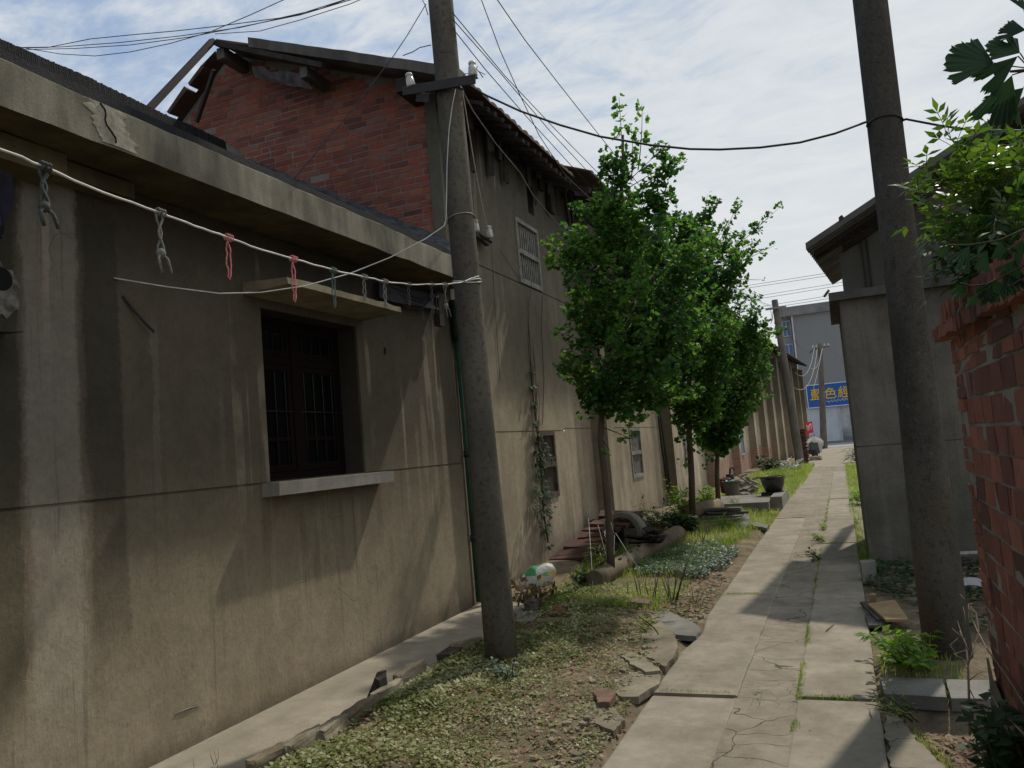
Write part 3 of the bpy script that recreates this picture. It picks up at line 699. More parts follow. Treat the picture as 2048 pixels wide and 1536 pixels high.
def tile_roof(mb, eave_pts, rise, run, per=.205, amp=.03, thick=.09, sub=6):
    """corrugated tile slope rising from an eave polyline (x,y,z) towards -X"""
    L = [0]
    for a, b in zip(eave_pts, eave_pts[1:]): L.append(L[-1] + math.hypot(b[0]-a[0], b[1]-a[1]))
    n = int(L[-1]/per*sub); rows = []; low = []
    for i in range(n+1):
        s_ = L[-1]*i/n; k = max(j for j in range(len(L)-1) if L[j] <= s_+1e-9); t = (s_-L[k])/(L[k+1]-L[k])
        a, b = eave_pts[k], eave_pts[k+1]; x, y, z = (lerp(a[q], b[q], t) for q in range(3))
        dz = amp*abs(math.sin(PI*i/sub)) + .014*noise.noise(Vector((0, y*.9, 1)))
        e = .02*noise.noise(Vector((y*3.1, 0, 6)))
        rows.append([Vector((x+e-run*q, y, z+rise*q+dz+.015*noise.noise(Vector((q*3,y*.7,3))))) for q in (0, .06, .3, .6, 1)])
        low.append([Vector((x+e-run*q, y, z+rise*q-.02)) for q in (0, .06, .3, .6, 1)])
    mb.grid(rows, True, True); mb.grid(low, False, False)
    mb.grid([[a[0], b[0]] for a, b in zip(rows, low)], False, False)
    for e, f in ((0, True), (-1, False)): mb.grid([rows[e], low[e]], False, f)
    return rows
gh_ = thing('brick_house', 'two storey house with red brick gable and overhanging clay tile roof behind the grey house', 'house', (WX, 9.5, 0))
GY = 7.85; RX, RZ = -6.46, 6.86; EX, EZ = -3.28, 5.60; GE = 11.36
def roofz(x): return RZ - (x-RX)*(RZ-EZ)/(EX-RX) if x >= RX else min(RZ, RZ + (x+6.74)*.80)
holes = [(10.02,10.90,3.885,4.80), (10.20,10.86,.925,1.845), (10.62,10.86,5.0,5.62)]
sw = MB(); wall_cells(sw, WX, [GY+.0, GE], [-.3, 5.95], holes, groove=((1.845,1.861),(3.862,3.878)))
sw.addf([(WX,GY,-.3),(WX,GY,5.9),(WX-.14,GY-.012,5.9),(WX-.14,GY-.012,-.3)], [(0,1,2,3)])
sw.addf([(WX-.14,GY-.012,-.3),(WX-.14,GY-.012,5.9),(WX-.14,GY+.02,5.9),(WX-.14,GY+.02,-.3)], [(0,1,2,3)])
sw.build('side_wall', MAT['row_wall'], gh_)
gm = MB(); gm.addf([(-9.6,GY+.012,2.5),(WX-.14,GY+.012,2.5),(WX-.14,GY+.012,roofz(WX-.14)-.02),(RX,GY+.012,RZ-.02),(-6.74,GY+.012,RZ-.02),(-9.6,GY+.012,roofz(-9.6)-.02)], [(0,1,2,3,4,5)])
gw = gm.build('gable_wall', MAT['mortar'], gh_)
bk = MB(); rr = random.Random(21); z = 3.40; row = 0
while z < 6.85:
    x = WX - .15 + rr.uniform(-.004,.004); off = [0, .12, .06, .18][row % 4]; first = True
    while x > -8.6:
        Lb = .240 if rr.random() > .28 else .115
        if first: Lb = max(.06, Lb-off) ; first = False
        xc = x - Lb/2
        if z+.062 < roofz(xc-Lb/2)-.02 and z+.056 < roofz(xc+Lb/2)-.02 and rr.random() > .004:
            bk.box((xc, GY+.012+.013+rr.uniform(-.002,.002), z+.030), (Lb, .034, .0585), eul(0, rr.uniform(-.012,.012), 0), .003, rr)
        x -= Lb + .014
    z += .0735; row += 1
bk.build('bricks', MAT['gable_brick'], gw)
rf = MB(); tile_roof(rf, [(EX,7.40,EZ),(EX,11.34,EZ+.04)], RZ-EZ, EX-RX)
rf.addf([(-6.74,7.80,RZ+.02),(-6.74,11.34,RZ+.02),(-9.7,11.34,roofz(-9.7)+.02),(-9.7,7.80,roofz(-9.7)+.02)], [(0,1,2,3)])
rf.addf([(RX,7.80,RZ+.02),(RX,11.34,RZ+.02),(-6.74,11.34,RZ+.02),(-6.74,7.80,RZ+.02)], [(0,1,2,3)])
roof2 = rf.build('roof', MAT['red_tile'], gh_)
# verge: concrete strip, timber, loose tiles on the ridge end
vb = MB(); n = 16
for (xa, za, xb, zb, th, y0, y1) in ((-5.95, 6.61, EX+.0, EZ-.07, .12, 7.36, 7.56),):
    rows = []
    for i in range(n+1):
        t = i/n; x = lerp(xa, xb, t); zz = lerp(za, zb, t) + .012*noise.noise(Vector((x*4,0,0)))
        rows.append([Vector((x, y1, zz)), Vector((x, y0, zz)), Vector((x, y0, zz+th)), Vector((x, y1, zz+th))])
    vb.grid(rows, False, True); vb.addf(rows[0], [(3,2,1,0)]); vb.addf(rows[-1], [(0,1,2,3)]); vb.grid([[r_[3], r_[0]] for r_ in rows], False, True)
vb.build('verge', MAT['beam_concrete'], roof2)
tb = MB(); a, b = Vector((-6.44,7.40,6.80)), Vector((-4.95,7.40,6.12)); d_ = b-a
tb.box((a+b)/2, (.07,.06,d_.length), d_.to_track_quat('Z','Y').to_matrix())
a, b = Vector((-6.68,7.60,6.62)), onY(393, 244, 7.70); d_ = b-a; tb.box((a+b)/2, (.045,.05,d_.length), d_.to_track_quat('Z','Y').to_matrix())
tb.build('rafter', MAT['dark_wood'], roof2)
for (x, zz, s_) in ((-6.42, 6.70, .11), (-5.24, 6.15, .10), (-4.0, 5.68, .12)):
    pu = MB(); pu.bb(x-s_/2, x+s_/2, 7.42, 11.2, zz-s_*.75, zz+s_*.5); pu.build('purlin', MAT['beam_concrete'] if x < -5 else MAT['dark_wood'], roof2)
rr = random.Random(8)
for (x, zz, w_, a) in ((-7.34,6.42,.40,-.66),(-7.02,6.66,.30,-.62),(-6.84,6.84,.26,-.55),(-6.2,6.80,.30,.35),(-6.0,6.74,.26,.42),(-5.75,6.70,.4,.4)):
    lt = MB(); lt.box((x, 7.80+rr.uniform(-.04,.04), zz), (w_, .30, .035), eul(rr.uniform(-.05,.05), a, 0), .012, rr); lt.build('loose_tile', MAT['red_tile'], roof2)
to = MB(); rows = [[Vector((-6.05+.16*i+rr.uniform(-.03,.03), 7.5+.03*j, 6.44-.065*i-.06*j+rr.uniform(-.03,.03))) for i in range(6)] for j in range(3)]
to.grid(rows, False); to.build('torn_felt', simple('torn_pale_felt', (.13,.12,.12), (.04,.04,.045), 9, .9, .3, 30), roof2)
# underside: boards hanging in the dark of the eave
un = MB(); rr = random.Random(14)
for i in range(16):
    un = MB(); y = 7.9+i*.21; un.box((-3.52, y, 5.57+rr.uniform(-.02,.02)), (.55, .07, .05), eul(0, .38, rr.uniform(-.1,.1)), .006, rr); un.build('eave_board', MAT['dark_wood'], roof2)
un = MB()
for i in range(26):
    y = 7.8+i*.135+rr.uniform(-.05,.05); l = rr.uniform(.08,.45) if rr.random() > .3 else rr.uniform(.4,.7)
    un.box((WX+.03+rr.uniform(0,.2), y, 5.72-l/2), (.03, rr.uniform(.05,.16), l), eul(rr.uniform(-.06,.06), rr.uniform(-.1,.1), 0), .02, rr)
un.build('hanging_boards', MAT['dark_wood'], roof2)
barred_window(gh_, WX, 10.02, 10.90, 3.885, 4.80, 10, MAT['bar'])
barred_window(gh_, WX, 10.20, 10.86, .925, 1.845, 11, MAT['bar_rust'])
vd = MB(); vd.addf([(WX-.2,10.6,4.98),(WX-.2,10.9,4.98),(WX-.2,10.9,5.65),(WX-.2,10.6,5.65)], [(0,1,2,3)]); vd.build('vent_opening', MAT['void'], gh_)

# the long row
row = thing('warehouse', 'long rendered warehouse row with square pilasters and tiled eave down the left of the alley', 'warehouse', (WX, 30, 0))
RW = [(11.36, -3.8), (18.2, -3.8), (34.6, -3.55), (55.0, -2.15)]
def rwx(y): return pl(RW, y)
holes = [(15.27,16.18,.89,1.875)]
mb = MB(); wall_cells(mb, WX, [GE, 18.2], [-.3, 5.9], holes, groove=((1.875,1.891),(3.862,3.878)))
for (ya, xa), (yb, xb) in zip(RW[1:], RW[2:]):
    for z0, z1, o in ((-.3,1.875,0),(1.875,1.891,-.014),(1.891,3.862,0),(3.862,3.878,-.014),(3.878,5.9,0)):
        mb.addf([(xa+o,ya,z0),(xb+o,yb,z0),(xb+o,yb,z1),(xa+o,ya,z1)], [(0,1,2,3)])
mb.addf([(-2.15,55,-.3),(-9,55,-.3),(-9,55,7.2),(-2.9,55,5.9),(-2.15,55,5.9)], [(0,1,2,3,4)])
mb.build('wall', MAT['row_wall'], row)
for i, y in enumerate((12.75, 18.2, 23.7, 29.2, 34.6, 37.6, 40.4, 43.2, 46, 49, 52, 54.6)):
    pb = MB(); x = rwx(y+.2); ww = .45 if y < 35 else .38
    pb.box((x+.115, y+ww/2, 2.5), (.32, ww, 5.6), rotz(-math.atan2(rwx(y+1)-rwx(y), 1)), .008)
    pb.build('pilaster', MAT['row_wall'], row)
rf = MB(); tile_roof(rf, [(-3.02,11.36,5.68),(-3.02,18.2,5.68),(-2.80,34.6,5.66),(-1.55,55.2,5.60)], 1.35, 3.4, sub=4)
roof3 = rf.build('roof', MAT['red_tile'], row)
un = MB(); rr = random.Random(15)
for i in range(60):
    y = 11.6+i*.72; x = rwx(y); un.box((x+.32, y, 5.60), (.75, .09, .07), eul(0, .36, 0), .01, rr)
for i in range(30):
    y = 11.5+i*.25; l = rr.uniform(.1,.6); un.box((WX+.03+rr.uniform(0,.2), y, 5.75-l/2), (.03, rr.uniform(.06,.2), l), eul(0, rr.uniform(-.1,.1), 0), .02, rr)
tag(un.build('eave_boards', MAT['dark_wood'], roof3), kind='stuff')
barred_window(row, WX, 15.27, 16.18, .89, 1.875, 14, MAT['bar'])
def flat_window(y0, y1, z0, z1, matf, matp, nb):
    x = rwx((y0+y1)/2); mb = MB(); r_ = rotz(-math.atan2(rwx(y1)-rwx(y0), y1-y0))
    yc, zc = (y0+y1)/2, (z0+z1)/2
    for dy, sy, dz, sz in ((-(y1-y0)/2+.03,.06,0,z1-z0), ((y1-y0)/2-.03,.06,0,z1-z0), (0,y1-y0-.12,(z1-z0)/2-.03,.06), (0,y1-y0-.12,-(z1-z0)/2+.03,.06), (0,y1-y0-.12,0,.05)):
        mb.box(Vector((x+.02,yc,zc)) + r_ @ Vector((0,dy,dz)), (.06,sy,sz), r_)
    wn = mb.build('window', matf, row)
    if nb:
        mb = MB()
        for i in range(nb): mb.box(Vector((x+.018,yc,zc)) + r_ @ Vector((0,-(y1-y0)/2+.06+(y1-y0-.12)*(i+.5)/nb,0)), (.02,.022,z1-z0-.1), r_)
        mb.build('bars', matf, wn)
    mb = MB(); mb.box(Vector((x+.006,yc,zc)), (.01,y1-y0-.1,z1-z0-.1), r_); mb.build('pane', matp, wn)
flat_window(20.75, 21.6, .86, 1.75, MAT['bar'], MAT['void'], 12)
flat_window(31.2, 32.5, .75, 2.15, simple('pale_blue_frame', (.34,.40,.46), (.22,.26,.30), 8, .7, .2), simple('pale_blue_pane', (.20,.26,.32), (.12,.16,.2), 2, .3, 0), 0)
flat_window(24.9, 25.7, .9, 1.8, MAT['bar'], MAT['void'], 10)
flat_window(44.2, 44.8, 2.6, 4.6, MAT['dark_wood'], MAT['void'], 0)
flat_window(47.2, 47.8, 2.9, 4.7, MAT['dark_wood'], MAT['void'], 0)
mb = MB(); mb.box((-2.10, 55.05, 2.7), (.14, .12, 5.4), None, .006); mb.build('corner_trim', simple('white_corner_paint', (.52,.51,.48), (.36,.35,.33), 5, .9, .3), row)
# leaning white down-conduit by second pilaster
cd_ = MB(); cd_.tube([(WX+.05,17.9,2.6),(WX+.06,17.95,1.4),(WX+.10,18.0,.4)], .025, 6); cd_.tube([(WX+.05,18.08,2.7),(WX+.12,18.1,.5)], .018, 6)
tag(cd_.build('conduit', MAT['black_cable']), 'pair of dark conduits down the warehouse wall beside the pilaster behind the second ginkgo', 'conduit')
# insulator bracket on the wall, seen right of the nearest pole
ib = thing('wall_bracket', 'iron wall bracket with two white insulators on the wall just right of the nearest pole', 'bracket', (WX+.1, 9.2, 4.4))
a = onX(948, 462, WX+.05); b = onX(983, 485, WX+.16)
mb = MB(); mb.tube([a+Vector((-.02,-.1,.02)), b], .022, 4, smooth=False); mb.box(a+Vector((.02,.12,-.06)), (.06,.42,.07), eul(-.1,0,0)); mb.build('arm', MAT['black_iron'], ib)
def insul(parent, p, s_=1.0, tilt=None):
    mb = MB(); T = tilt
    mb.lathe(p, [(.0,.105*s_),(.024*s_,.103*s_),(.029*s_,.094*s_),(.029*s_,.084*s_),(.023*s_,.079*s_),(.023*s_,.072*s_),(.030*s_,.066*s_),(.036*s_,.0),(.032*s_,-.01*s_),(0,-.01*s_)], 14, True, T)
    return mb.build('insulator', MAT['porcelain'], parent)
insul(ib, onX(952, 462, WX+.12) + Vector((0,0,0)), 1.3); insul(ib, onX(979, 474, WX+.16), 1.3)
# climbing vine on the wall
vine = thing('climbing_vine', 'ivy vine climbing the rendered wall over the rusty barred window', 'vine', (WX+.03, 10.1, 0))
st = MB(); rr = random.Random(31)
track = [(1096,1085),(1088,1030),(1082,960),(1078,900),(1072,850),(1066,790),(1062,740),(1060,690),(1056,620),(1064,560)]
P_ = [onX(x, y, WX+.02) for x, y in track]; st.tube(P_, [.012,.012,.011,.01,.009,.008,.006,.005,.004,.002], 5)
for k in range(14):
    i = rr.randrange(0, 7); a = P_[i]; q = [a]
    for j in range(5): q.append(q[-1] + Vector((rr.uniform(0,.01), rr.uniform(-.05,.07), rr.uniform(.04,.28))))
    st.tube(q, .0028, 4)
dr = [onX(1085,590,WX+.012), onX(1083,660,WX+.012), onX(1088,760,WX+.012), onX(1085,850,WX+.012)]; st.tube(dr, .004, 4)
st.tube([onX(1040,560,WX+.012), onX(1000,500,WX+.012)], .003, 4); st.tube([onX(983,490,WX+.012), onX(990,620,WX+.012), onX(1000,760,WX+.012)], .003, 4)
st.build('stem', MAT['bark'], vine)
lf = MB()
def leaf(mb, p, d, up, L, W_, fold=.25, droop=.0):
    """pointed leaf: two halves folded on the midrib"""
    d = d.normalized(); s_ = d.cross(up)
    s_ = s_.normalized() if s_.length > 1e-4 else d.orthogonal().normalized(); n_ = s_.cross(d)
    a = p; m1 = p + d*L*.45 - n_*droop*L*.2; t = p + d*L - n_*droop*L
    l = m1 + s_*W_*.5 + n_*fold*W_*.5; r_ = m1 - s_*W_*.5 + n_*fold*W_*.5
    mb.addf([a, r_, t, l, m1], [(0,1,4),(1,2,4),(2,3,4),(3,0,4)], True)
def rv(r): 
    while True:
        v = Vector((r.uniform(-1,1), r.uniform(-1,1), r.uniform(-1,1)))
        if .05 < v.length < 1: return v.normalized()
dens = [(1094,1090,8,8),(1091,1060,11,22),(1086,1035,17,44),(1086,1008,22,70),(1082,982,17,56),(1077,950,8,20),(1079,925,11,34),(1080,898,14,46),(1074,875,8,28),(1070,845,6,24),(1066,810,5,20),(1063,775,5,18),(1060,745,4,12),(1100,915,8,9),(1100,990,8,10)]
for (x, y, r_, n) in dens:
    for k in range(n):
        a = rr.uniform(0, 2*PI); q = r_*math.sqrt(rr.random())
        p = onX(x+q*math.cos(a), y+q*1.2*math.sin(a), WX+rr.uniform(.02,.16 if r_ > 15 else .06))
        leaf(lf, p, Vector((.5, rr.uniform(-.8,.8), rr.uniform(-1.1,.2))), Vector((1,.2*rr.random(),.6)), rr.uniform(.05,.085), rr.uniform(.04,.06), .2, .2)
lf.build('foliage', MAT['dark_leaf'], vine)
# ------------------------------------------------------------------ utility poles
def pole(name, label, base, topz, topx, r0, r1, mat, n=28, prof=None):
    t = thing(name, label, 'utility pole', base)
    mb = MB(); b = Vector(base); tp = Vector(topx); d = (tp-b); k = 14
    pts = [b + d*((i/k)*(topz-b.z)/d.z) - Vector((0,0,.35 if i == 0 else 0)) for i in range(k+1)]
    mb.tube(pts, [pl(prof, (p.z-b.z)) if prof else lerp(r0, r1, i/k) for i, p in enumerate(pts)], n); mb.build('shaft', mat, t)
    return t
LP = onZ(1005, 1325); LT = onY(881, 0, 5.75)
p1_ = pole('utility_pole', 'round concrete utility pole with iron crossarm standing nearest in the leafy strip', LP, 8.6, LT, .138, .092, MAT['pole'], prof=[(0,.129),(.6,.122),(1.7,.111),(3.6,.106),(8.6,.096)])
def lpole(z): return LP + (LT-LP)*(z/LT.z)
RP = Vector((.505, 6.23, -.03)); RT = onY(1740, 0, 6.23)
p2_ = pole('utility_pole', 'bare speckled concrete utility pole on the right, beside the end of the red brick wall', RP, 8.2, RT, .150, .105, MAT['pole_right'], prof=[(0,.150),(.4,.152),(1.3,.137),(2.1,.121),(4,.117),(8.2,.105)])
def rpole(z): return RP + (RT-RP)*(z/RT.z)
# crossarm of the near pole: angle iron with two insulators
a = onY(806, 182, 5.60); b = onY(951, 158, 5.60); dv = (b-a).normalized()
mb = MB(); q = Matrix((dv, Vector((0,1,0)), dv.cross(Vector((0,1,0))))).transposed()
mb.box((a+b)/2, ((b-a).length, .012, .075), q); mb.box((a+b)/2 + Vector((0,.03,.03)), ((b-a).length, .055, .010), q)
c_ = lpole((a.z+b.z)/2)
ring = [c_ + Vector((.112*math.cos(w_), .112*math.sin(w_), .0)) for w_ in [2*PI*i/20 for i in range(21)]]; mb.tube(ring, .012, 5)
mb.box(onY(845,194,5.62), (.11,.03,.07), eul(0,.3,0), .012)
arm = mb.build('crossarm', MAT['black_iron'], p1_)
insul(arm, onY(822, 172, 5.62), 1.05, Matrix.Rotation(-.12,3,'Y')); insul(arm, onY(946, 150, 5.62), 1.05)
mb = MB(); i0 = onY(946,140,5.60); mb.tube([i0+Vector((.04,0,.02)), onY(953,138,5.55), onY(960,146,5.5), onY(966,155,5.5)], .004, 5); mb.tube([onY(958,143,5.52), onY(970,149,5.5)], .003, 4); mb.tube([onY(905,155,5.6), onY(925,158,5.6), onY(928,148,5.6), onY(940,146,5.6)], .003, 4)
mb.build('tie_wire', MAT['black_cable'], arm)
# far poles
FP = onZ(1601, 932); FT = onY(1549, 600, FP.y)
p3_ = pole('utility_pole', 'tilted concrete utility pole near the end of the warehouse row with wire tails on top', FP, FT.z, FT, .19, .13, MAT['far_pole'], 16)
mb = MB(); rr = random.Random(4)
for k in range(9):
    s0 = FT + Vector((rr.uniform(-.25,.3), 0, -.4+rr.uniform(-.1,.1))); mb.tube([s0, s0+Vector((rr.uniform(-.15,.1),0,-.35)), s0+Vector((rr.uniform(-.2,.15),0,-rr.uniform(.5,.9)))], .012, 4)
mb.bb(FT.x-.4, FT.x+.45, FT.y-.2, FT.y-.12, FT.z-.42, FT.z-.34); mb.build('wire_tail', MAT['grey_cable'], p3_)
QP = onZ(1648, 897); QT = onY(1640, 687, QP.y)
p4_ = pole('utility_pole', 'slim concrete utility pole with crossarm and drooping wires in front of the blue sign', QP, QT.z, QT, .24, .16, MAT['far_pole'], 16)
mb = MB(); a = QT+Vector((-.55,0,-.35)); b = QT+Vector((.6,0,-.25)); mb.tube([a,b], .05, 4, smooth=False); mb.tube([QT+Vector((-.75,-.3,-.6)), QT+Vector((-.3,-.2,-.25))], .05, 4)
fa = mb.build('crossarm', MAT['far_pole'], p4_)
for dx_ in (-.5,-.25,.3,.55): insul(fa, QT+Vector((dx_,0,-.22)), 1.6)

# ------------------------------------------------------------------ wires: every span is a thing
def sagline(a, b, sag, n=24): return [a.lerp(b, i/n) - Vector((0,0,sag*4*(i/n)*(1-i/n))) for i in range(n+1)]
def wire(name, label, pts, r, mat, group=None, cat='wire', n=5):
    mb = MB(); mb.tube(pts, r, n); return tag(mb.build(name, mat), label, cat, group)
# clothesline
cA = onV(957, 556, (-2.52,5.60), (-2.2,1.6)); cpx = [(-90,250),(0,297),(85,332),(205,385),(318,424),(388,452),(455,474),(500,492),(585,517),(665,540),(727,553),(770,563),(820,569),(865,568),(890,569),(925,564),(948,555),(957,552)]
CL = [onV(x, y, (-2.46,5.60), (-2.2,1.6)) for x, y in cpx]
cl_ = MB()
rs = random.Random(9)
dense = []
for a, b in zip(CL, CL[1:]):
    for i in range(4): dense.append(a.lerp(b, i/4) + Vector((0,0,rs.uniform(-.0025,.0025))))
dense.append(CL[-1]); cl_.tube(dense, .0043, 6)
pc = lpole(CL[-1].z)
for k, dz in enumerate((-.012, .004)):
    ring = [pc + Vector((.114*math.cos(w_), .114*math.sin(w_), dz+.012*math.sin(w_*2+k))) for w_ in [2*PI*i/24 for i in range(25)]]; cl_.tube(ring, .0055, 5)
tag(cl_.build('clothesline', MAT['white_cable']), 'white cable clothesline tied round the nearest pole, hung with knotted cord loops', 'clothesline')
def cord(p, L, r, mat, label, kind, tail=0, cat='cord loop'):
    r *= .82; mb = MB(); rr = random.Random(int(p.y*1000)); u = Vector((0,1,0))*.014
    ring = [p + Vector((.013*math.cos(w_), .004, .013*math.sin(w_))) for w_ in [2*PI*i/10 for i in range(11)]]
    for k in range(3): mb.tube([q+Vector((.003*k,.010*(k-1),-.002*k)) for q in ring], r*.9, 5)
    if kind == 'loop':
        pts = []
        for i in range(25):
            w_ = 2*PI*i/24; pts.append(p + Vector((0, .012*math.sin(w_)*(.5+.5*math.sin(PI*(i%12+.1)/12)), -L*.5+L*.5*math.cos(w_)-.01)) + Vector((.003*math.sin(i*2.1), .002*math.sin(i*1.7), 0)))
        mb.tube(pts, r, 5)
    else:
        for s_ in (-1, 1):
            pts = [p + Vector((.004*s_, .011*s_*math.sin(i*.8+.6), -L*i/10)) for i in range(11)]; mb.tube(pts, r, 5)
        kn = p + Vector((0,0,-L)); mb.lathe(kn, [(0,.02),(.014,.012),(.018,0),(.013,-.014),(0,-.02)], 8)
        for s_ in (-1, 1): mb.tube([kn, kn+Vector((.01,.022*s_,-.022)), kn+Vector((.012,.024*s_+.012,-.06-.02*rr.random()))], r*1.1, 5)
    return tag(mb.build('cord_loop', mat), label, cat, 'cord loops on the clothesline')
RED = simple('red_braided_cord', (.42,.035,.05), (.62,.30,.30), 160, .8, .3, 200); GRN = simple('green_braided_cord', (.05,.085,.07), (.12,.15,.13), 150, .8, .3, 200)
DRK = simple('dark_grey_cord', (.07,.08,.07), (.035,.04,.035), 90, .85, .3, 160); GRY = simple('grey_braided_cord', (.22,.22,.19), (.10,.10,.085), 150, .85, .4, 200)
def clp(x):
    for (a, b), (p, q) in zip(zip(cpx, cpx[1:]), zip(CL, CL[1:])):
        if a[0] <= x <= b[0]: return p.lerp(q, (x-a[0])/(b[0]-a[0])) if False else onV(x, lerp(a[1], b[1], (x-a[0])/(b[0]-a[0])), (-2.46,5.60), (-2.2,1.6))
cord(clp(86), .13, .0072, DRK, 'thick dark knotted strap hanging leftmost on the white clothesline', 'knot')
cord(clp(318), .155, .0055, GRY, 'grey braided cord with forked knot on the clothesline, left of the red loops', 'knot')
cord(clp(455), .17, .0038, RED, 'red and white cord loop on the clothesline left of the window, with a hard knot', 'loop')
cord(clp(585), .20, .0045, RED, 'red and white cord loop on the clothesline, hanging in front of the window canopy', 'loop')
cord(clp(665), .19, .0045, GRN, 'dark green cord loop on the clothesline, just right of the red loops', 'loop')
cord(clp(727), .125, .0040, GRY, 'short grey cord loop on the clothesline next to the dark green loop', 'loop')
cord(clp(768), .14, .0048, GRY, 'grey cord loop on the clothesline above the right tip of the window canopy', 'loop')
cord(clp(816), .13, .0032, DRK, 'thin dark cord scrap with splayed ends on the clothesline beyond the canopy tip', 'loop')
cord(clp(862), .12, .0028, DRK, 'thin grey string on the clothesline in front of the black cable box', 'loop')
cord(clp(889), .15, .0042, GRY, 'pale cord with round knot on the clothesline just left of the pole', 'knot')
cord(clp(926), .13, .0024, DRK, 'thin string on the clothesline against the pole shaft', 'loop')
# second white cable: wall hook to pole and up to the crossarm
hk = onX(228, 556, WX+.01); pw = lpole(3.28)
s2 = [onV(x, y, (hk.x,hk.y), (-2.62,5.62)) for x, y in ((228,556),(330,573),(440,587),(520,585),(610,572),(700,547),(780,515),(850,478),(888,452))]
s2 += [onY(892, 440, 5.61), onY(893, 400, 5.61), onY(894, 330, 5.62), onY(898, 260, 5.63), onY(904, 215, 5.64), onY(911, 178, 5.645)]
wire('white_cable', 'white cable from the stained house wall under the clothesline up along the nearest pole', s2, .0042, MAT['white_cable'])
ring = [lpole(3.62) + Vector((.112*math.cos(w_), .112*math.sin(w_), .02*math.sin(w_))) for w_ in [2*PI*i/24 for i in range(25)]]
wire('pole_tie', 'loop of grey cable tied around the nearest pole at the height of the tiled eave', [onY(893,440,5.60)]+[lpole(onY(893,436,5.62).z)+Vector((.111*math.cos(w_), .111*math.sin(w_), -.03*math.sin(w_/1.2))) for w_ in [PI+PI*1.3*i/18 for i in range(19)]], .0048, MAT['grey_cable'])
# roof-top wires crossing the sky at left
pg = 'overhead wires crossing above the tiled ridge'
for k, pts in enumerate(([(-60,98),(95,95),(180,78),(260,70),(350,62),(440,52),(560,36),(640,18),(760,-25)],
                         [(-60,96),(120,94),(240,85),(360,72),(480,55),(600,28),(700,-4),(780,-30)],
                         [(-60,95),(60,99),(150,97),(260,90),(380,74),(500,50),(600,30),(740,-12)],
                         [(-60,70),(0,86),(60,98),(120,108),(190,112),(260,104),(340,87),(420,64),(500,30),(575,-4),(600,-18)])):
    wire('overhead_wire', ['topmost thin dark wire waving above the tiled ridge at upper left','straight dark wire sagging over the gable peak, second from the top at far left','dark wire just under the straight one over the gable peak','lowest dark wire dipping nearest the tiled ridge at upper left'][k], [onY(x, y, 10.2+.25*k) for x, y in pts], .0075, MAT['dusty_cable'], pg)
wire('overhead_wire', 'thin dark wire touching the roof verge and rising to the right over the gable', [onY(x, y, 11.4) for x, y in ((430,68),(520,62),(600,40),(700,8),(790,-30))], .007, MAT['dusty_cable'], pg)
# wires from the pole top
wire('guy_wire', 'thin dark wire slanting from the top of the nearest pole down to the house wall', [onV(x, y, (-2.60,5.70), (-3.79,4.5)) for x, y in ((852,8),(815,70),(783,118),(700,225),(560,390),(478,472))], .0035, MAT['black_cable'])
wire('wire_stub', 'short bent wire end sticking out left of the nearest pole above the gable roof', [onY(x, y, 5.7) for x, y in ((862,90),(840,95),(825,104),(806,111))], .004, MAT['black_cable'])
wire('wire_stub', 'pair of dark wires leaving the picture beside the top of the nearest pole', [onY(x, y, 5.72) for x, y in ((856,30),(850,10),(838,-15))], .004, MAT['black_cable'])
pg = 'service wires from the nearest pole down the alley'
T0 = lpole(5.25)
for k, (px0, mids) in enumerate((((904,24), [(1010,152),(1110,258),(1202,352)]), ((905,38), [(1000,145),(1100,262),(1210,380)]), ((905,56), [(970,138),(1050,230),(1222,418)]))):
    far = FT + Vector((.15*k-.1, 0, -.35))
    a = onY(*px0, 5.68); b = far
    pts = [a] + [onV(x, y, (a.x,a.y), (b.x,b.y)) for x, y in mids]
    m_ = pts[-1]; pts += [m_.lerp(b, t) - Vector((0,0,.5*4*t*(1-t)*(.5))) for t in (.15,.3,.45,.6,.75,.9,1)]
    wire('service_wire', ['upper of the two close wires from the nearest pole running behind the tree top','lower of the two close wires from the nearest pole running behind the tree top','lowest sky wire from the nearest pole, ending low behind the first ginkgo'][k], pts, .0042, MAT['dusty_cable'], pg)
wire('service_wire', 'steep wire from the top edge near the pole dropping to the warehouse eave', [onX(x, y, -2.62) for x, y in ((950,-60),(963,0),(1000,100),(1040,190),(1078,270),(1130,350),(1225,440))], .0045, MAT['dusty_cable'], pg)
wire('service_wire', 'long straight wire from the top edge dropping behind the ginkgo spire', [onX(x, y, -2.3) for x, y in ((970,-40),(995,0),(1050,80),(1110,158),(1195,266),(1290,385),(1400,520))], .0045, MAT['dusty_cable'], pg)
wire('drop_wire', 'pale drop wire from the crossarm to the left insulator on the wall bracket', sagline(onY(922,180,5.66), onX(953,455,WX+.14), .10), .0045, MAT['grey_cable'])
wire('drop_wire', 'pale drop wire from the crossarm to the right insulator on the wall bracket', sagline(onY(925,182,5.66), onX(980,470,WX+.18), .22), .0048, MAT['white_cable'])
wire('drop_wire', 'pale crooked wire from the crossarm slanting across the upper wall into the first ginkgo', [onV(x, y, (-2.5,5.65), (-3.5,13.0)) for x, y in ((926,182),(945,220),(990,285),(1040,345),(1066,390),(1100,430),(1132,468),(1200,545))], .005, MAT['grey_cable'])
k_ = [onV(x, y, (-2.40,5.65), (.45,6.1)) for x, y in ((938,172),(975,192),(1040,222),(1120,250),(1200,273),(1300,290),(1380,298),(1440,299),(1520,295),(1600,285),(1670,267),(1735,243))]
z_ = k_[-1].z; k_ += [rpole(z_) + Vector((.122*math.cos(w_), .122*math.sin(w_), .03*math.sin((w_-PI)*1.1))) for w_ in [PI*1.08+PI*.85*i/10 for i in range(11)]]
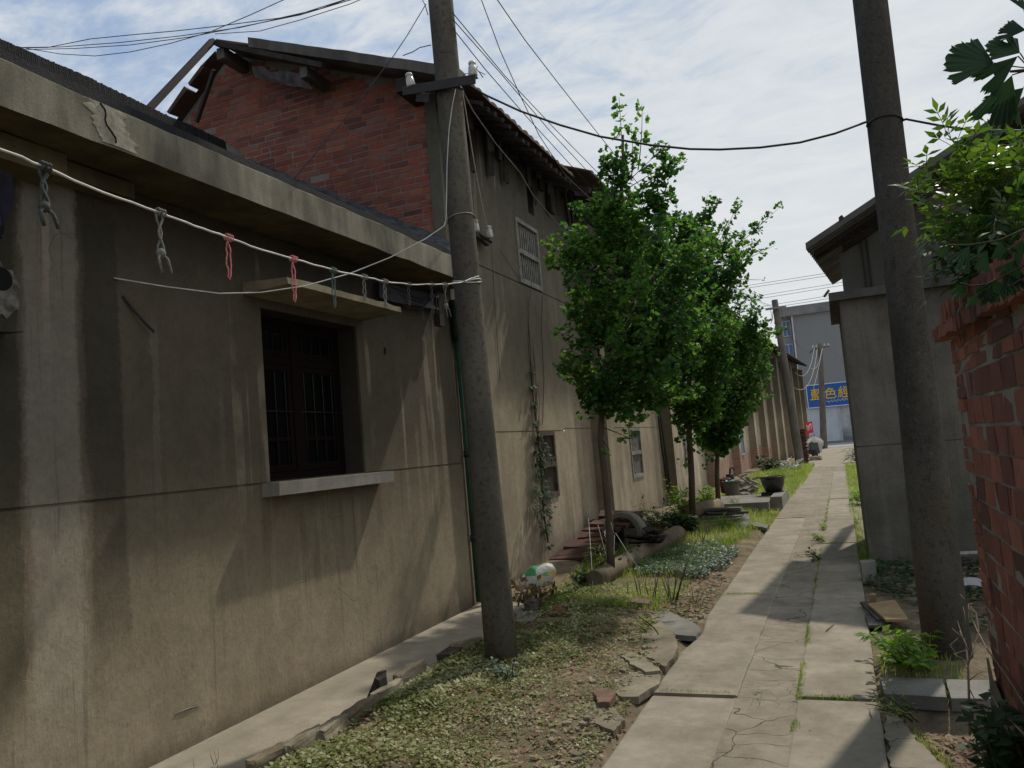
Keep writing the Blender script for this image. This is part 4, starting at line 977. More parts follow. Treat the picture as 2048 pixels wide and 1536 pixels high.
k_ += [onV(x, y, (.64,6.1), (2.4,5.2)) for x, y in ((1812,238),(1880,251),(1945,260),(2040,262),(2130,270))]
wire('black_cable', 'thick dark cable sagging between the nearest pole and the speckled pole on the right', k_, .0085, MAT['black_cable'], None, 'cable', 6)
pg = 'power lines across the street at the end of the alley'
for k, (y0, y1) in enumerate(((570,547),(575,553),(595,569),(601,575),(617,592),(622,598))):
    a = onY(1350, y0+145*.157, 66); b = onY(1900, y1-260*.157, 66)
    wire('power_line', '%s power line crossing the sky between ginkgo and shed roof' % ('topmost thin','second highest','third highest','fourth highest','second lowest','lowest thin')[k], sagline(a, b, .05, 8), .016, MAT['black_cable'], pg, n=4)
pg = 'drooping wires at the far crossarm pole'
for k, (a, b, s_) in enumerate(((QT+Vector((-.4,0,-.2)), onX(1590,745,-2.05), .9), (QT+Vector((-.2,0,-.25)), onX(1588,775,-2.0), 1.1), (QT+Vector((.1,0,-.3)), onY(1620,735,55), .6), (QT+Vector((.15,0,-.3)), onY(1626,780,56), .1), (QT+Vector((.5,0,-.3)), onY(1745,770,58), .1), (QT+Vector((-.5,0,-.2)), FT+Vector((.3,0,-1.2)), .6))):
    wire('drop_wire', ('pale wire drooping deepest from the left tip of the far crossarm to the row wall','pale wire drooping from beside the top of the far slim pole to the row wall','short pale wire looping from the far slim pole to the row end','pale straight wire slanting from the far slim pole past the row end','dark wire slanting down to the right from the far slim pole','dark wire from the far slim pole up to the tilted pole')[k], sagline(a, b, s_, 12), .010, MAT['white_cable'] if k < 4 else MAT['black_cable'], pg, n=4)
# ------------------------------------------------------------------ ginkgo trees
def fan(mb, p, d, up, W_, cup=.25):
    """small ginkgo leaf: a notched fan in two folded halves"""
    d = d.normalized(); s_ = d.cross(up); s_ = s_.normalized() if s_.length > 1e-3 else d.orthogonal().normalized(); n_ = s_.cross(d)
    def q(a, r_, h): return p + d*(math.cos(a)*r_) + s_*(math.sin(a)*r_) + n_*h
    c = cup*W_
    mb.addf([p, q(-.95,W_*.62,c), q(-.42,W_*.80,c*.3), q(0,W_*.62,0), q(.42,W_*.80,c*.3), q(.95,W_*.62,c)], [(0,1,2,3),(0,3,4,5)], False)
def ginkgo(label, tr, r0, Yt, outline, nsh, nleaf, spires, W_, seed, depth=1.0, fill=(0,0,0,0,0)):
    rr = random.Random(seed)
    base = onZ(tr[0][0], tr[0][1], .03); t = thing('ginkgo_tree', label, 'tree', base)
    T = [onY(x, y, base.y + .02*i) for i, (x, y) in enumerate(tr)]; T[0] = base - Vector((0,0,.1))
    tk = MB(); k = len(T); tk.tube(T, [lerp(r0, r0*.28, i/(k-1)) for i in range(k)], 12)
    tk.build('trunk', MAT['bark'], t)
    br = MB(); lf = MB(); zs = [p.z for p in T]
    def onT(z):
        for a, b in zip(T, T[1:]):
            if a.z <= z <= b.z: return a.lerp(b, (z-a.z)/(b.z-a.z))
        return T[-1] if z > zs[-1] else T[2]
    def shoot(a, tip, n, r_=.008, from_=.35, spread=.05, sag=.0):
        L = (tip-a).length; mid = a.lerp(tip, .5) + Vector((rr.uniform(-.08,.08), rr.uniform(-.08,.08), -sag*L+rr.uniform(-.05,.02)))*min(1, L)
        pts = []
        for i in range(9):
            u = i/8; pts.append(a*(1-u)**2 + mid*2*u*(1-u) + tip*u*u)
        br.tube(pts, [lerp(r_, .0018, i/8) for i in range(9)], 5, cap=False)
        j = 0
        while j < n:
            u = from_ + (1.02-from_)*rr.random()**.85; i = min(7, int(u*8)); p = pts[i].lerp(pts[i+1], min(1, u*8-i))
            dr = (pts[i+1]-pts[i]).normalized(); o = rv(rr); o = (o - dr*o.dot(dr)).normalized()
            spur = p + o*rr.uniform(.0, spread)*(1.15-u)*3
            for c in range(rr.choice((1,2,3,3,4))):
                o2 = (o*1.0 + rv(rr)*.9 + Vector((0,0,-.15)) + dr*.25).normalized()
                q = spur + o2*rr.uniform(.015,.04)
                w_ = W_*rr.uniform(.65,1.15)*(1 if u < .9 else .8)
                fan(lf, q, o2, (Vector((0,0,1)) + rv(rr)*.9), w_, rr.uniform(.0,.35)); j += 1
                if j >= n: break
    ys = [o[0] for o in outline]
    zmin = onY(1300, ys[-1]+8, base.y).z
    mids_ = [ys[0]+(ys[-1]-ys[0])*(i+.5)/40 for i in range(40)]; wts_ = [max(20, pl([(o[0], o[2]-o[1]) for o in outline], q))**1.25 for q in mids_]
    for s in range(nsh):
        yy = rr.choices(mids_, wts_)[0] + rr.uniform(-.5,.5)*(ys[-1]-ys[0])/40; yy = min(max(yy, ys[0]), ys[-1]-.01); k = max(i for i in range(len(ys)-1) if ys[i] <= yy); u = (yy-ys[k])/(ys[k+1]-ys[k])
        xl, xr = lerp(outline[k][1], outline[k+1][1], u), lerp(outline[k][2], outline[k+1][2], u)
        v = rr.uniform(-1, 1); v = math.copysign(abs(v)**.7, v); x = (xl+xr)/2 + v*(xr-xl)/2
        hw = (xr-xl)/2/1600*(base.y+.4); dy = rr.uniform(-1,1)*math.sqrt(max(.06, 1-v*v))*hw*depth
        tip = onY(x, yy, base.y + .1 + dy); h_ = math.hypot(tip.x-base.x, dy)
        za = max(zmin, tip.z - .15 - .75*h_ - rr.uniform(0,.3)); a = onT(min(max(za, zmin), zs[-1]-.05))
        shoot(a, tip, int(nleaf*rr.choice((.3,.5,.9,1.2,1.5))), .009, .28 if h_ > .5 else .1, .085)
    for (x0, y0, x1, y1, n, dy) in spires:
        shoot(onY(x0, y0, base.y+dy*.5), onY(x1, y1, base.y+dy), n, .008, .05, .03)
    for q in range(22):
        k = rr.randrange(0, len(outline)-1); u = rr.random(); yy = lerp(ys[k], ys[k+1], u); sd3 = rr.choice((-1, 1)); xe = lerp(outline[k][1], outline[k+1][1], u) if sd3 < 0 else lerp(outline[k][2], outline[k+1][2], u)
        tip = onY(xe + sd3*rr.uniform(2, 34), yy - rr.uniform(0, 25), base.y + rr.uniform(-.3, .3)); a = onT(max(zmin, min(zs[-1]-.05, tip.z-.3))); shoot(a, tip, rr.randint(30, 70), .007, .45, .05)
    for q in range(fill[0]):
        yy = rr.uniform(fill[3], fill[4]); tip = onY(rr.uniform(fill[1], fill[2]), yy, base.y + rr.uniform(-.9,-.1)); a = onT(max(zmin, min(zs[-1]-.1, tip.z-rr.uniform(.2,.5)))); shoot(a, tip, 105, .008, .4, .085)
    br.build('branches', MAT['bark'], t); lf.build('crown', MAT['ginkgo'], t)
    return t
T1 = ginkgo('slender ginkgo with the tallest pointed crown, nearest the camera, its stem bound with white string',
    [(1222,1158),(1219,1050),(1210,950),(1201,880),(1205,800),(1214,720),(1226,600),(1240,450),(1246,330),(1246,270)], .050, 9.3,
    [(285,1222,1290),(330,1206,1335),(400,1196,1352),(440,1160,1405),(490,1122,1440),(560,1112,1460),(630,1135,1460),(690,1140,1450),(745,1150,1430),(785,1195,1390),(805,1220,1320)], 112, 112,
    [(1246,330,1238,193,60,0),(1276,340,1284,207,56,.1),(1320,430,1345,330,50,.1),(1240,420,1206,300,46,0),(1262,360,1262,255,50,.05),(1150,520,1097,525,40,-.2),(1170,500,1118,480,40,-.3),(1180,700,1132,738,34,-.3),(1180,640,1134,655,24,-.2),(1210,790,1280,838,60,-.3),(1215,780,1262,845,40,-.2),(1207,855,1268,880,16,-.3),(1205,880,1222,905,5,-.2),(1230,560,1190,370,40,0),(1220,470,1172,385,20,.1)], .084, 101)
T2 = ginkgo('middle ginkgo of the three with a long shoot leaning out to the right',
    [(1385,1062),(1383,950),(1378,860),(1376,800),(1383,700),(1394,560),(1404,450),(1408,420)], .060, 13.6,
    [(415,1385,1425),(440,1345,1455),(470,1325,1500),(530,1335,1500),(590,1340,1495),(650,1345,1480),(710,1335,1470),(770,1335,1450),(820,1345,1420),(850,1355,1400)], 105, 108,
    [(1440,520,1562,412,90,.2),(1430,500,1480,400,60,.1),(1450,540,1548,492,60,.1),(1410,440,1415,388,40,0),(1380,480,1352,415,60,-.2),(1385,500,1375,440,60,-.3),(1372,560,1345,560,70,-.6),(1375,650,1345,640,80,-.7),(1372,740,1335,730,80,-.5),(1380,480,1340,440,70,-.5),(1372,790,1345,800,50,-.3),(1380,850,1358,885,30,-.2),(1378,870,1405,905,34,-.2),(1380,880,1360,935,10,-.2),(1460,560,1530,560,18,0)], .090, 102, fill=(26,1290,1420,430,780))
T3 = ginkgo('shorter bushy ginkgo, third and farthest of the three along the row',
    [(1437,1028),(1434,950),(1435,880),(1440,800),(1450,700),(1462,620)], .055, 16.5,
    [(585,1460,1485),(620,1440,1530),(680,1415,1552),(740,1405,1552),(790,1410,1530),(830,1415,1490),(870,1405,1460),(900,1412,1450)], 92, 96,
    [(1480,700,1550,668,30,.2),(1490,640,1520,590,24,.2),(1490,660,1540,640,30,.1),(1438,880,1408,935,24,-.2),(1438,870,1462,860,20,-.2),(1470,630,1475,560,24,0)], .096, 103, fill=(12,1390,1460,600,820))
# white strings on the first tree
sg = MB(); kn = onY(1231, 1066, 9.25)
for a, b in (((1231,1066),(1287,1152)), ((1229,1070),(1227,1190)), ((1196,1050),(1230,1170)), ((1229,1068),(1222,1045))): sg.tube([onY(*a, 9.2), onY((a[0]+b[0])/2-1,(a[1]+b[1])/2, 9.18), onY(*b, 9.15)], .0035, 4)
ring = [onY(1217,1062,base_y) if False else onY(1217,1064,9.38) + Vector((.052*math.cos(w_), .052*math.sin(w_), .02*math.sin(w_))) for w_ in [2*PI*i/14 for i in range(15)]]; sg.tube(ring, .005, 5); sg.tube([q-Vector((0,0,.03)) for q in ring], .004, 5)
tag(sg.build('string', MAT['white_string']), 'white strings knotted round the first ginkgo stem and pegged to the ground', 'string')
sg = MB(); sg.tube([onY(1177,1036,9.9), onY(1182,1110,9.5), onY(1188,1206,8.2)], .0035, 4)
tag(sg.build('string', MAT['white_string']), 'single white string stretched from the red tile pile down to the weeds', 'string')

# ------------------------------------------------------------------ shrubs and weeds
def leafy(name, label, cat, stems, nl, L, W_, mat, seed, group=None, upr=.5, stemr=.006, smat=None):
    """a small plant: stems (base, tip) with pointed leaves spread along them"""
    rr = random.Random(seed); b0 = stems[0][0]; t = thing(name, label, cat, b0, group); st = MB(); lf = MB()
    for a, tip in stems:
        a, tip = Vector(a), Vector(tip); L_ = (tip-a).length; mid = a.lerp(tip, .5) + Vector((rr.uniform(-.1,.1)*L_, rr.uniform(-.1,.1)*L_, .12*L_)); pts = []
        for i in range(8):
            u = i/7; pts.append(a*(1-u)**2 + mid*2*u*(1-u) + tip*u*u)
        st.tube(pts, [lerp(stemr, stemr*.3, i/7) for i in range(8)], 5, cap=False)
        for j in range(nl):
            u = .15+.87*rr.random(); i = min(6, int(u*7)); p = pts[i].lerp(pts[i+1], min(1, u*7-i)); o = rv(rr); o.z = abs(o.z)*upr - .15; o.normalize()
            p = p + o*rr.uniform(0,.35)*L; leaf(lf, p, o, Vector((0,0,1)) + rv(rr)*.4, L*rr.uniform(.6,1.2), W_*rr.uniform(.7,1.15), .2, rr.uniform(.05,.35))
    st.build('stems', smat or MAT['stem'], t); lf.build('foliage', mat, t); return t
def clump(cx, y0, y1, x0, x1, n, Y, seed, zb=.05):
    """stem list: from a base on the ground at depth Y to tips spread over the given picture extent"""
    rr = random.Random(seed); b = onY(cx, 900, Y); out = []
    for i in range(n):
        x = rr.uniform(x0, x1); y = y0 + (y1-y0)*rr.random()**1.1; d = rr.uniform(-.4,.4)
        tp = onY(x, y, Y+d); out.append((Vector((lerp(b.x, tp.x, .35)+rr.uniform(-.06,.06), Y+d*.4, zb)), tp))
    return out
leafy('shrub', 'shrub with pale drooping leaves growing between the stone ring and the second pilaster', 'shrub', clump(1300,998,1050,1275,1345,22,13.9,1), 22, .12, .05, leafmat('pale_shrub_leaf', (.05,.085,.035), (.085,.125,.055), (.14,.18,.09), .25, .4), 11)
leafy('shrub', 'tall bright green shrub beside the trunk of the second ginkgo', 'shrub', clump(1350,962,1040,1328,1376,24,15.4,2), 20, .11, .06, MAT['weed'], 12)
leafy('shrub', 'yellow green shrub between the second and third ginkgo trunks', 'shrub', clump(1408,972,1010,1388,1432,20,18.5,3), 18, .13, .07, MAT['weed'], 13)
leafy('shrub', 'low dark shrub in the shade at the far end of the fallen pole', 'shrub', clump(1358,1025,1065,1330,1392,24,13.4,4), 26, .12, .08, MAT['dark_leaf'], 14)
leafy('shrub', 'dark leafy bush against the warehouse wall behind the white rubbish', 'shrub', clump(1535,915,950,1518,1558,20,31.5,5), 18, .26, .12, MAT['dark_leaf'], 15)
leafy('shrub', 'grassy tuft growing out of the tile pile behind the first ginkgo stem', 'shrub', clump(1200,1080,1130,1172,1228,26,9.9,6), 16, .10, .016, MAT['grass'], 16)
leafy('shrub', 'dark small leaved plant in the shade at the broken end of the fallen pole', 'shrub', clump(1160,1135,1175,1140,1185,18,9.0,7), 18, .055, .04, MAT['dark_leaf'], 17)
leafy('weed', 'fresh green weed sprouting in front of the tall grey urn', 'weed', clump(1468,990,1010,1458,1480,8,17.4,8), 10, .11, .03, MAT['weed'], 18)
leafy('weed', 'broad yellow green weed on the stacked slabs by the third ginkgo', 'weed', clump(1448,1032,1060,1432,1462,9,14.3,9), 9, .13, .045, MAT['weed'], 19)
leafy('weed', 'bright broad leaved weeds growing beside the speckled pole at the path edge', 'weed', clump(1795,1262,1335,1735,1862,40,5.75,10), 11, .075, .048, MAT['weed'], 20)
leafy('weed', 'spiky dark agave like plant at the corner of the far pavement', 'weed', clump(1713,895,915,1700,1724,16,36,11), 7, .5, .06, MAT['dark_leaf'], 21, stemr=.012)
leafy('weed', 'green weeds by the path edge in front of the shed corner', 'weed', clump(1716,975,1000,1706,1724,10,17.5,12), 10, .12, .07, MAT['weed'], 22)
leafy('weed', 'weed tuft growing in the joint between the two slab rows in the shade', 'weed', clump(1621,1095,1130,1610,1630,12,10.6,13,-.01), 12, .045, .03, MAT['dark_leaf'], 23)
leafy('weed', 'small weed tuft in the path joint at the edge of the shed shadow', 'weed', clump(1632,1063,1080,1622,1640,8,12.2,14,-.01), 9, .05, .03, MAT['weed'], 24)
leafy('weed', 'small weed tuft in the path joint beyond the shed shadow', 'weed', clump(1639,1046,1060,1632,1646,8,13.6,15,-.01), 9, .05, .03, MAT['weed'], 25)
leafy('bush', 'dark leafy bush at the foot of the brick wall in the bottom right corner', 'bush', clump(2000,1400,1540,1945,2070,34,3.9,16,-.08), 18, .085, .05, MAT['dark_leaf'], 26)
leafy('weed', 'yellowish grass tuft at the crossing of path joint and side slab', 'weed', clump(1770,1375,1420,1728,1785,14,5.05,17,-.03), 12, .06, .008, MAT['grass'], 27)
leafy('weed', 'upright grass tuft in the bare soil between the pole and the broken slabs', 'weed', clump(1285,1225,1262,1270,1300,9,6.75,18,.0), 8, .10, .012, MAT['grass'], 28)
leafy('weed', 'leafy weed at the foot of the nearest pole', 'weed', clump(998,1318,1350,965,1036,20,5.5,19,-.02), 12, .045, .03, MAT['clover'], 29)
def stalks(label, px_, seed, name='dry_stalks', mat=None, r_=.004, Y=None):
    mb = MB(); rr = random.Random(seed)
    for (x0, y0, x1, y1) in px_:
        b = onZ(x0, y0, .0); tp = onY(x1, y1, b.y+rr.uniform(-.1,.1)); m_ = b.lerp(tp, .5)+Vector((rr.uniform(-.02,.02), 0, 0)); mb.tube([b, m_, tp], [r_, r_*.8, r_*.4], 5)
    return tag(mb.build(name, mat or MAT['stem']), label, 'stalks')
stalks('clump of bare green stalks standing at the right in front of the clover patch', [(1338,1200,1328,1150),(1342,1200,1335,1135),(1345,1202,1358,1140),(1350,1203,1375,1110),(1352,1203,1400,1062),(1340,1203,1318,1140),(1355,1200,1372,1135),(1347,1200,1352,1120)], 1, r_=.006)
stalks('bare stalks standing left of the brick, near the strings', [(1305,1198,1310,1142),(1298,1196,1292,1150),(1277,1196,1262,1135),(1257,1198,1256,1160),(1282,1196,1274,1148),(1310,1196,1322,1135)], 2, r_=.006)
stalks('straw coloured dry stalks on the bare soil by the path', [(1388,1205,1380,1160),(1392,1206,1400,1168),(1385,1205,1362,1180),(1396,1204,1410,1175),(1380,1200,1395,1190)], 3, mat=MAT['twig'])
stalks('short dark twigs standing in the grass beyond the clover patch', [(1410,1092,1405,1060),(1407,1090,1413,1062),(1412,1094,1398,1070)], 4, mat=MAT['dark_wood'], r_=.007)
stalks('two thin pale stalks at the bottom edge on the apron side', [(386,1560,386,1516),(432,1560,428,1500),(430,1530,436,1496),(428,1530,420,1506)], 5, mat=MAT['twig'], r_=.002)

# ------------------------------------------------------------------ ground cover: leaves, clover, grass
def scatter_leaf(mb, x, y, z, L, W_, rr, tilt=.5):
    a = rr.uniform(0, 2*PI); d = Vector((math.cos(a), math.sin(a), rr.uniform(-.1, tilt))).normalized(); s_ = Vector((-math.sin(a), math.cos(a), rr.uniform(-.5,.5))).normalized()
    p = Vector((x, y, z)); mb.addf([p, p+d*L*.5-s_*W_*.5, p+d*L, p+d*L*.5+s_*W_*.5], [(0,1,2,3)], False)
def blade(mb, x, y, z, h, w_, rr, lean=.5):
    a = rr.uniform(0, 2*PI); l = rr.uniform(.1, lean)*h; p = Vector((x, y, z)); s_ = Vector((-math.sin(a), math.cos(a), 0))*w_/2; t = p + Vector((math.cos(a)*l, math.sin(a)*l, h)); m_ = p + Vector((math.cos(a)*l*.35, math.sin(a)*l*.35, h*.6))
    mb.addf([p-s_, p+s_, m_+s_*.7, t, m_-s_*.7], [(0,1,2,4),(2,3,4)], False)
rr = random.Random(77)
gc = MB(); dl = MB()
cnt = 0
while cnt < 42000:
    x = rr.uniform(-3.06, -1.36); y = 2.6 + 6.2*rr.random()**1.25
    k = .42+.95*noise.noise(Vector((x*1.9, y*1.9, 4)))+.4*noise.noise(Vector((x*5, y*5, 8)))
    lush = max(0, min(1, (-1.75-x)/1.0)); dn = .34 + .58*lush; 
    if y > 6.6: dn *= .8
    if rr.random() > dn*(k*1.25+.05): continue
    s_ = (.008+.012*rr.random()) * (1 + .95*lush*rr.random())
    scatter_leaf(gc, x, y, gh(x,y)+rr.uniform(.003,.030)*(.4+.8*lush), s_*1.3, s_, rr, .7); cnt += 1
for i in range(9000):
    x = rr.uniform(-3.05, -1.36); y = 2.6 + 6.4*rr.random()**1.2
    if noise.noise(Vector((x*2.6, y*2.6, 31))) < .02: continue
    blade(gc, x, y, gh(x,y), rr.uniform(.012,.045), .0035, rr, 1.3)
for i in range(170):
    x = rr.uniform(-3.0, -1.5); y = 2.7 + 5.8*rr.random()**1.2; nl_ = rr.randint(5, 9); L_ = rr.uniform(.03, .065); a0 = rr.uniform(0, 6)
    for k in range(nl_):
        a = a0 + 2*PI*k/nl_ + rr.uniform(-.2,.2); leaf(gc, Vector((x, y, gh(x,y)+.008)), Vector((math.cos(a), math.sin(a), rr.uniform(.15,.7))), Vector((0,0,1)), L_*rr.uniform(.7,1.1), L_*.42, .2, .25)
pb = MB()
for i in range(330):
    y = 3.6 + 6*rr.random(); x = -1.36 - abs(rr.gauss(0, .16)) if rr.random() < .75 else rr.uniform(-2.9, -1.4); s_ = .012+.030*rr.random()**2
    rough_stone(pb, (x, y, gh(x, y)+s_*.15), (s_*1.4, s_, s_*.7), rotz(rr.uniform(0, 6)), i, 2, .2)
tag(pb.build('pebbles', MAT['debris']), 'small stone and concrete crumbs in the soil along the path edge', 'pebbles', kind='stuff')
tag(gc.build('ground_cover', MAT['cover']), 'low leafy ground cover with bare patches in the strip between apron and path', 'ground cover', kind='stuff')
for i in range(3000):
    x = rr.uniform(-3.05, -1.32); y = rr.uniform(2.7, 8.2); s_ = .012+.022*rr.random(); scatter_leaf(dl, x, y, gh(x,y)+rr.uniform(.004,.02), s_*1.4, s_*.8, rr, .5)
for i in range(1300):
    x = rr.uniform(.22, .62); y = rr.uniform(3.2, 4.95); s_ = .012+.026*rr.random(); scatter_leaf(dl, x, y, gh(x,y)+rr.uniform(.004,.02), s_*1.5, s_*.6, rr, .5)
for i in range(300):
    x = rr.uniform(-1.75, -1.3); y = rr.uniform(7.4, 9.6); s_ = .02+.03*rr.random(); scatter_leaf(dl, x, y, gh(x,y)+.01, s_*1.5, s_*.6, rr, .5)
for i in range(110):
    x = rr.uniform(-1.2, .02); y = rr.uniform(3.8, 16); s_ = .006+.010*rr.random(); scatter_leaf(dl, x, y, .008, s_*1.8, s_*.6, rr, .1)
tag(dl.build('leaf_litter', MAT['litter']), 'dry fallen leaves scattered over the soil strips', 'leaf litter', kind='stuff')
cv = MB(); n = 0
while n < 9000:
    x = rr.uniform(-2.75, -1.45); y = rr.uniform(8.9, 12.2); q = ((x+2.0)/.62)**2 + ((y-10.6)/1.45)**2 + .5*noise.noise(Vector((x*2,y*2,1)))
    if q > 1: continue
    s_ = .022+.018*rr.random(); scatter_leaf(cv, x, y, gh(x,y)+rr.uniform(.02,.085), s_, s_, rr, .35); n += 1
tag(cv.build('clover_patch', MAT['clover']), 'patch of low grey green round leaved plants between the fallen pole and the path', 'ground cover', kind='stuff')
gr = MB(); n = 0
while n < 30000:
    y = 7.6 + 28*rr.random()**1.7; x = rr.uniform(-3.2, -1.28)
    if y > 20: x = rr.uniform(-3.0, -1.0 if y > 24 else -1.2)
    if y < 9.6 and x > -1.7: continue
    if y < 12.5 and x > -1.62+.1*noise.noise(Vector((0,y*2,0))): continue
    if x > -1.45 and 12.5 <= y < 14.5 and rr.random() < .7: continue
    if y > 24 and x > -1.15: continue
    k = .6+.8*noise.noise(Vector((x*1.5, y*.8, 14)))
    if y < 9.3: k -= .25
    if rr.random() > k: continue
    big = 1 + max(0, (y-14))*.045
    blade(gr, x, y, gh(x,y), rr.uniform(.05,.13)*big*(.5 if y < 9.3 else 1), .007*big, rr, .9); n += 1
n = 0
while n < 5000:
    y = 9.4 + 24*rr.random()**1.5; x = rr.uniform(.05, .22) if y < 15 else rr.uniform(.0, .55)
    if 11.4 < y < 18 and .08 < x and rr.random() < .75: continue
    blade(gr, x, y, gh(x,y)*.4-.01, rr.uniform(.04,.13)*(1+max(0,y-14)*.03), .007*(1+max(0,y-14)*.05), rr, .9); n += 1
for i in range(16000):   # tufts in the joints
    j = rr.choice(joints[2:]); x = rr.choice((rr.uniform(-1.25,-.8), rr.uniform(-.42,.02), -.405+rr.uniform(-.02,.02), -.405+rr.uniform(-.02,.02))); y = j+.04+rr.uniform(-.02,.02) if abs(x+.405) > .025 else rr.uniform(4.6, 20)
    if noise.noise(Vector((x*3, y*2.2, 40))) < .08: continue
    blade(gr, x, y, -.012, rr.uniform(.008,.032), .004, rr, 1.2)
for i in range(500):
    y = rr.uniform(5.15, 6.4); x = rr.uniform(.06, .55); blade(gr, x, y, gh(x,y), rr.uniform(.03,.09), .006, rr, 1)
for i in range(900):
    t_ = rr.random(); x = lerp(.18,.50,t_)+rr.gauss(0,.03); y = lerp(4.75,3.5,t_)+rr.gauss(0,.05); blade(gr, x, y, -.05, rr.uniform(.01,.035), .005, rr, 1)
tag(gr.build('grass', MAT['grass']), 'rough grass growing along the warehouse wall and path edges', 'grass', kind='stuff')
wc_ = MB()
for i in range(2600):
    x = rr.uniform(.10, 1.5); y = rr.uniform(6.9, 9.8)
    if noise.noise(Vector((x*2, y*2, 21))) < -.12 or (y < 7.9 and x < .55 and rr.random() < .8): continue
    s_ = .035+.035*rr.random(); scatter_leaf(wc_, x, y, gh(x,y)+rr.uniform(.02,.13), s_, s_*.9, rr, .4)
tag(wc_.build('shade_plants', MAT['dark_leaf']), 'dark leafy ground plants in the shade between speckled pole and shed', 'ground cover', kind='stuff')
# ------------------------------------------------------------------ debris along the left strip
# woven bag
bag = MB(); bc = onY(1072, 1160, 8.85); rows = []; nb = 22
for i in range(15):
    u = i/14; r_ = []
    for j in range(nb):
        w_ = 2*PI*j/nb; k = math.sin(PI*min(1, max(0, u*.93+.04)))**.45
        px_, py_, pz_ = math.cos(w_)*.15*k, math.sin(w_)*.12*k, (u-.5)*.50
        q = Vector((px_, py_, pz_)); q += noise.noise_vector(q*7+Vector((3,1,2)))*.03+noise.noise_vector(q*19)*.010
        r_.append(eul(0, 1.12, .62) @ q + bc)
    rows.append(r_ + [r_[0]])
bag.grid(rows, True)
g = G('woven_bag'); P = g.obj(); tx, ty, tz = g.xyz(P); nz = g.noise(P, 9, 3)
def bagmask(px0, py0, rx, ry, rot=0.0):
    c = onY(px0, py0, 8.75); s_ = 1600/9.3
    a = g.math('DIVIDE', g.add(g.sub(tx, c.x), g.mul(g.sub(nz,.5), .03)), rx/s_); b = g.math('DIVIDE', g.add(g.sub(tz, c.z), g.mul(g.sub(nz,.5), .03)), ry/s_)
    return g.sub(1.0, g.sm(g.add(g.mul(a, a), g.mul(b, b)), .8, 1.1))
green = g.sm(g.add(tz, g.mul(tx, -.55)), bc.z - bc.x*-.55*-1*0 + (bc.z + .55*-bc.x) - bc.z + .02, (bc.z - .55*bc.x) - 0 + .06) if False else bagmask(1062, 1140, 26, 12)
col = g.mix(green, (.44,.44,.405), (.05,.24,.09)); col = g.mix(bagmask(1085,1143,16,13), col, (.46,.46,.43)); col = g.mix(bagmask(1088,1150,7,4), col, (.10,.36,.10)); col = g.mix(bagmask(1096,1149,7,3.5), col, (.62,.40,.05)); col = g.mix(bagmask(1083,1157,5,2.5), col, (.65,.38,.05))
g.out(col, .5, g.bump(g.noise(P, 26, 4), .5, .02), .4)
tag(bag.build('plastic_bag', g.mat), 'crumpled white and green printed sack lying by the wall right of the nearest pole', 'bag')
# stacked clay tiles and boards
tp = thing('tile_stack', 'stack of dark red clay roof tiles stepping up against the wall behind the first ginkgo', 'tile stack', (-3.4, 11, .05))
rr = random.Random(41)
steps = [(10.35,-3.5,.14,.60),(10.55,-3.46,.18,.60),(10.8,-3.44,.22,.58),(11.05,-3.42,.26,.56),(11.3,-3.42,.30,.54),(11.55,-3.40,.35,.53),(11.8,-3.36,.40,.58),(12.0,-3.32,.45,.62),(12.25,-3.30,.49,.66)]
for i, (y, x, z, w_) in enumerate(steps):
    mb = MB(); mb.box((x, y, z), (w_, .34, .05), eul(.12+rr.uniform(-.10,.10), rr.uniform(-.10,.10), rr.uniform(-.22,.22)), .010, rr)
    mb.build('tile', simple('red_oxide_tile_%d' % i, (.085,.030,.019) if i % 3 else (.12,.05,.034), (.035,.018,.013), 9, .8, .4, 50), tp)
mb = MB(); mb.bb(-3.7,-3.1,10.4,12.5,-.1,.16); mb.bb(-3.65,-3.1,11.6,12.5,.16,.34); mb.build('base_pile', MAT['dark_wood'], tp)
mb = MB(); a = onY(1218,1036,12.3); mb.box(a+Vector((0,.0,-.05)), (.82,.34,.05), eul(.0,.03,.05)); mb.box(a+Vector((0,.05,-.10)), (.78,.3,.045), eul(.0,.0,.1)); mb.box(a+Vector((-.05,-.12,-.22)), (.6,.03,.17), eul(.2,0,.05))
mb.build('painted_board', simple('faded_red_board', (.17,.085,.07), (.06,.026,.02), 5, .75, .3, 50), tp)
# stone ring
sr = MB(); c = onY(1250, 1071, 11.35); n = 36; prof = [(.335,-.09),(.34,.08),(.325,.095),(.265,.095),(.255,.08),(.255,-.09),(.335,-.09)]
sr.lathe(c, prof, n, False, eul(1.50, 0, -.28))
tag(sr.build('stone_ring', concrete('ring_stone', (.24,.22,.19), (.12,.108,.092), False, .15)), 'grey concrete ring standing on edge behind the first ginkgo stem', 'concrete ring')
# fallen pole
lg = MB(); a = onZ(1188, 1160, .10); b = onZ(1355, 1068, .14); pts = [a.lerp(b, i/14) for i in range(15)]; base_ = len(lg.v)
lg.tube(pts, [lerp(.105, .135, i/14) for i in range(15)], 18)
for i, v_ in enumerate(lg.v[base_:]):
    q = Vector(v_); q += noise.noise_vector(q*5)*.012
    lg.v[base_+i] = tuple(q)
log = lg.build('fallen_pole', MAT['log']); tag(log, 'old weathered concrete pole lying on the ground beside the clover patch', 'fallen pole')
for (x, y) in ((1240,1118),(1262,1103),(1278,1092)):
    sl_ = MB(); sl_.box(onZ(x, y, .262), (.03,.10,.015), rotz(.1)); sl_.build('slot', MAT['void'], log)
lg = MB(); a = onZ(1434, 1012, .20); b = onZ(1395, 1030, .2) + Vector((-.25,.6,0)); lg.tube([a,b], .155, 18)
tag(lg.build('fallen_pole', MAT['log']), 'short pale concrete pole stump lying end on beside the third ginkgo', 'fallen pole')
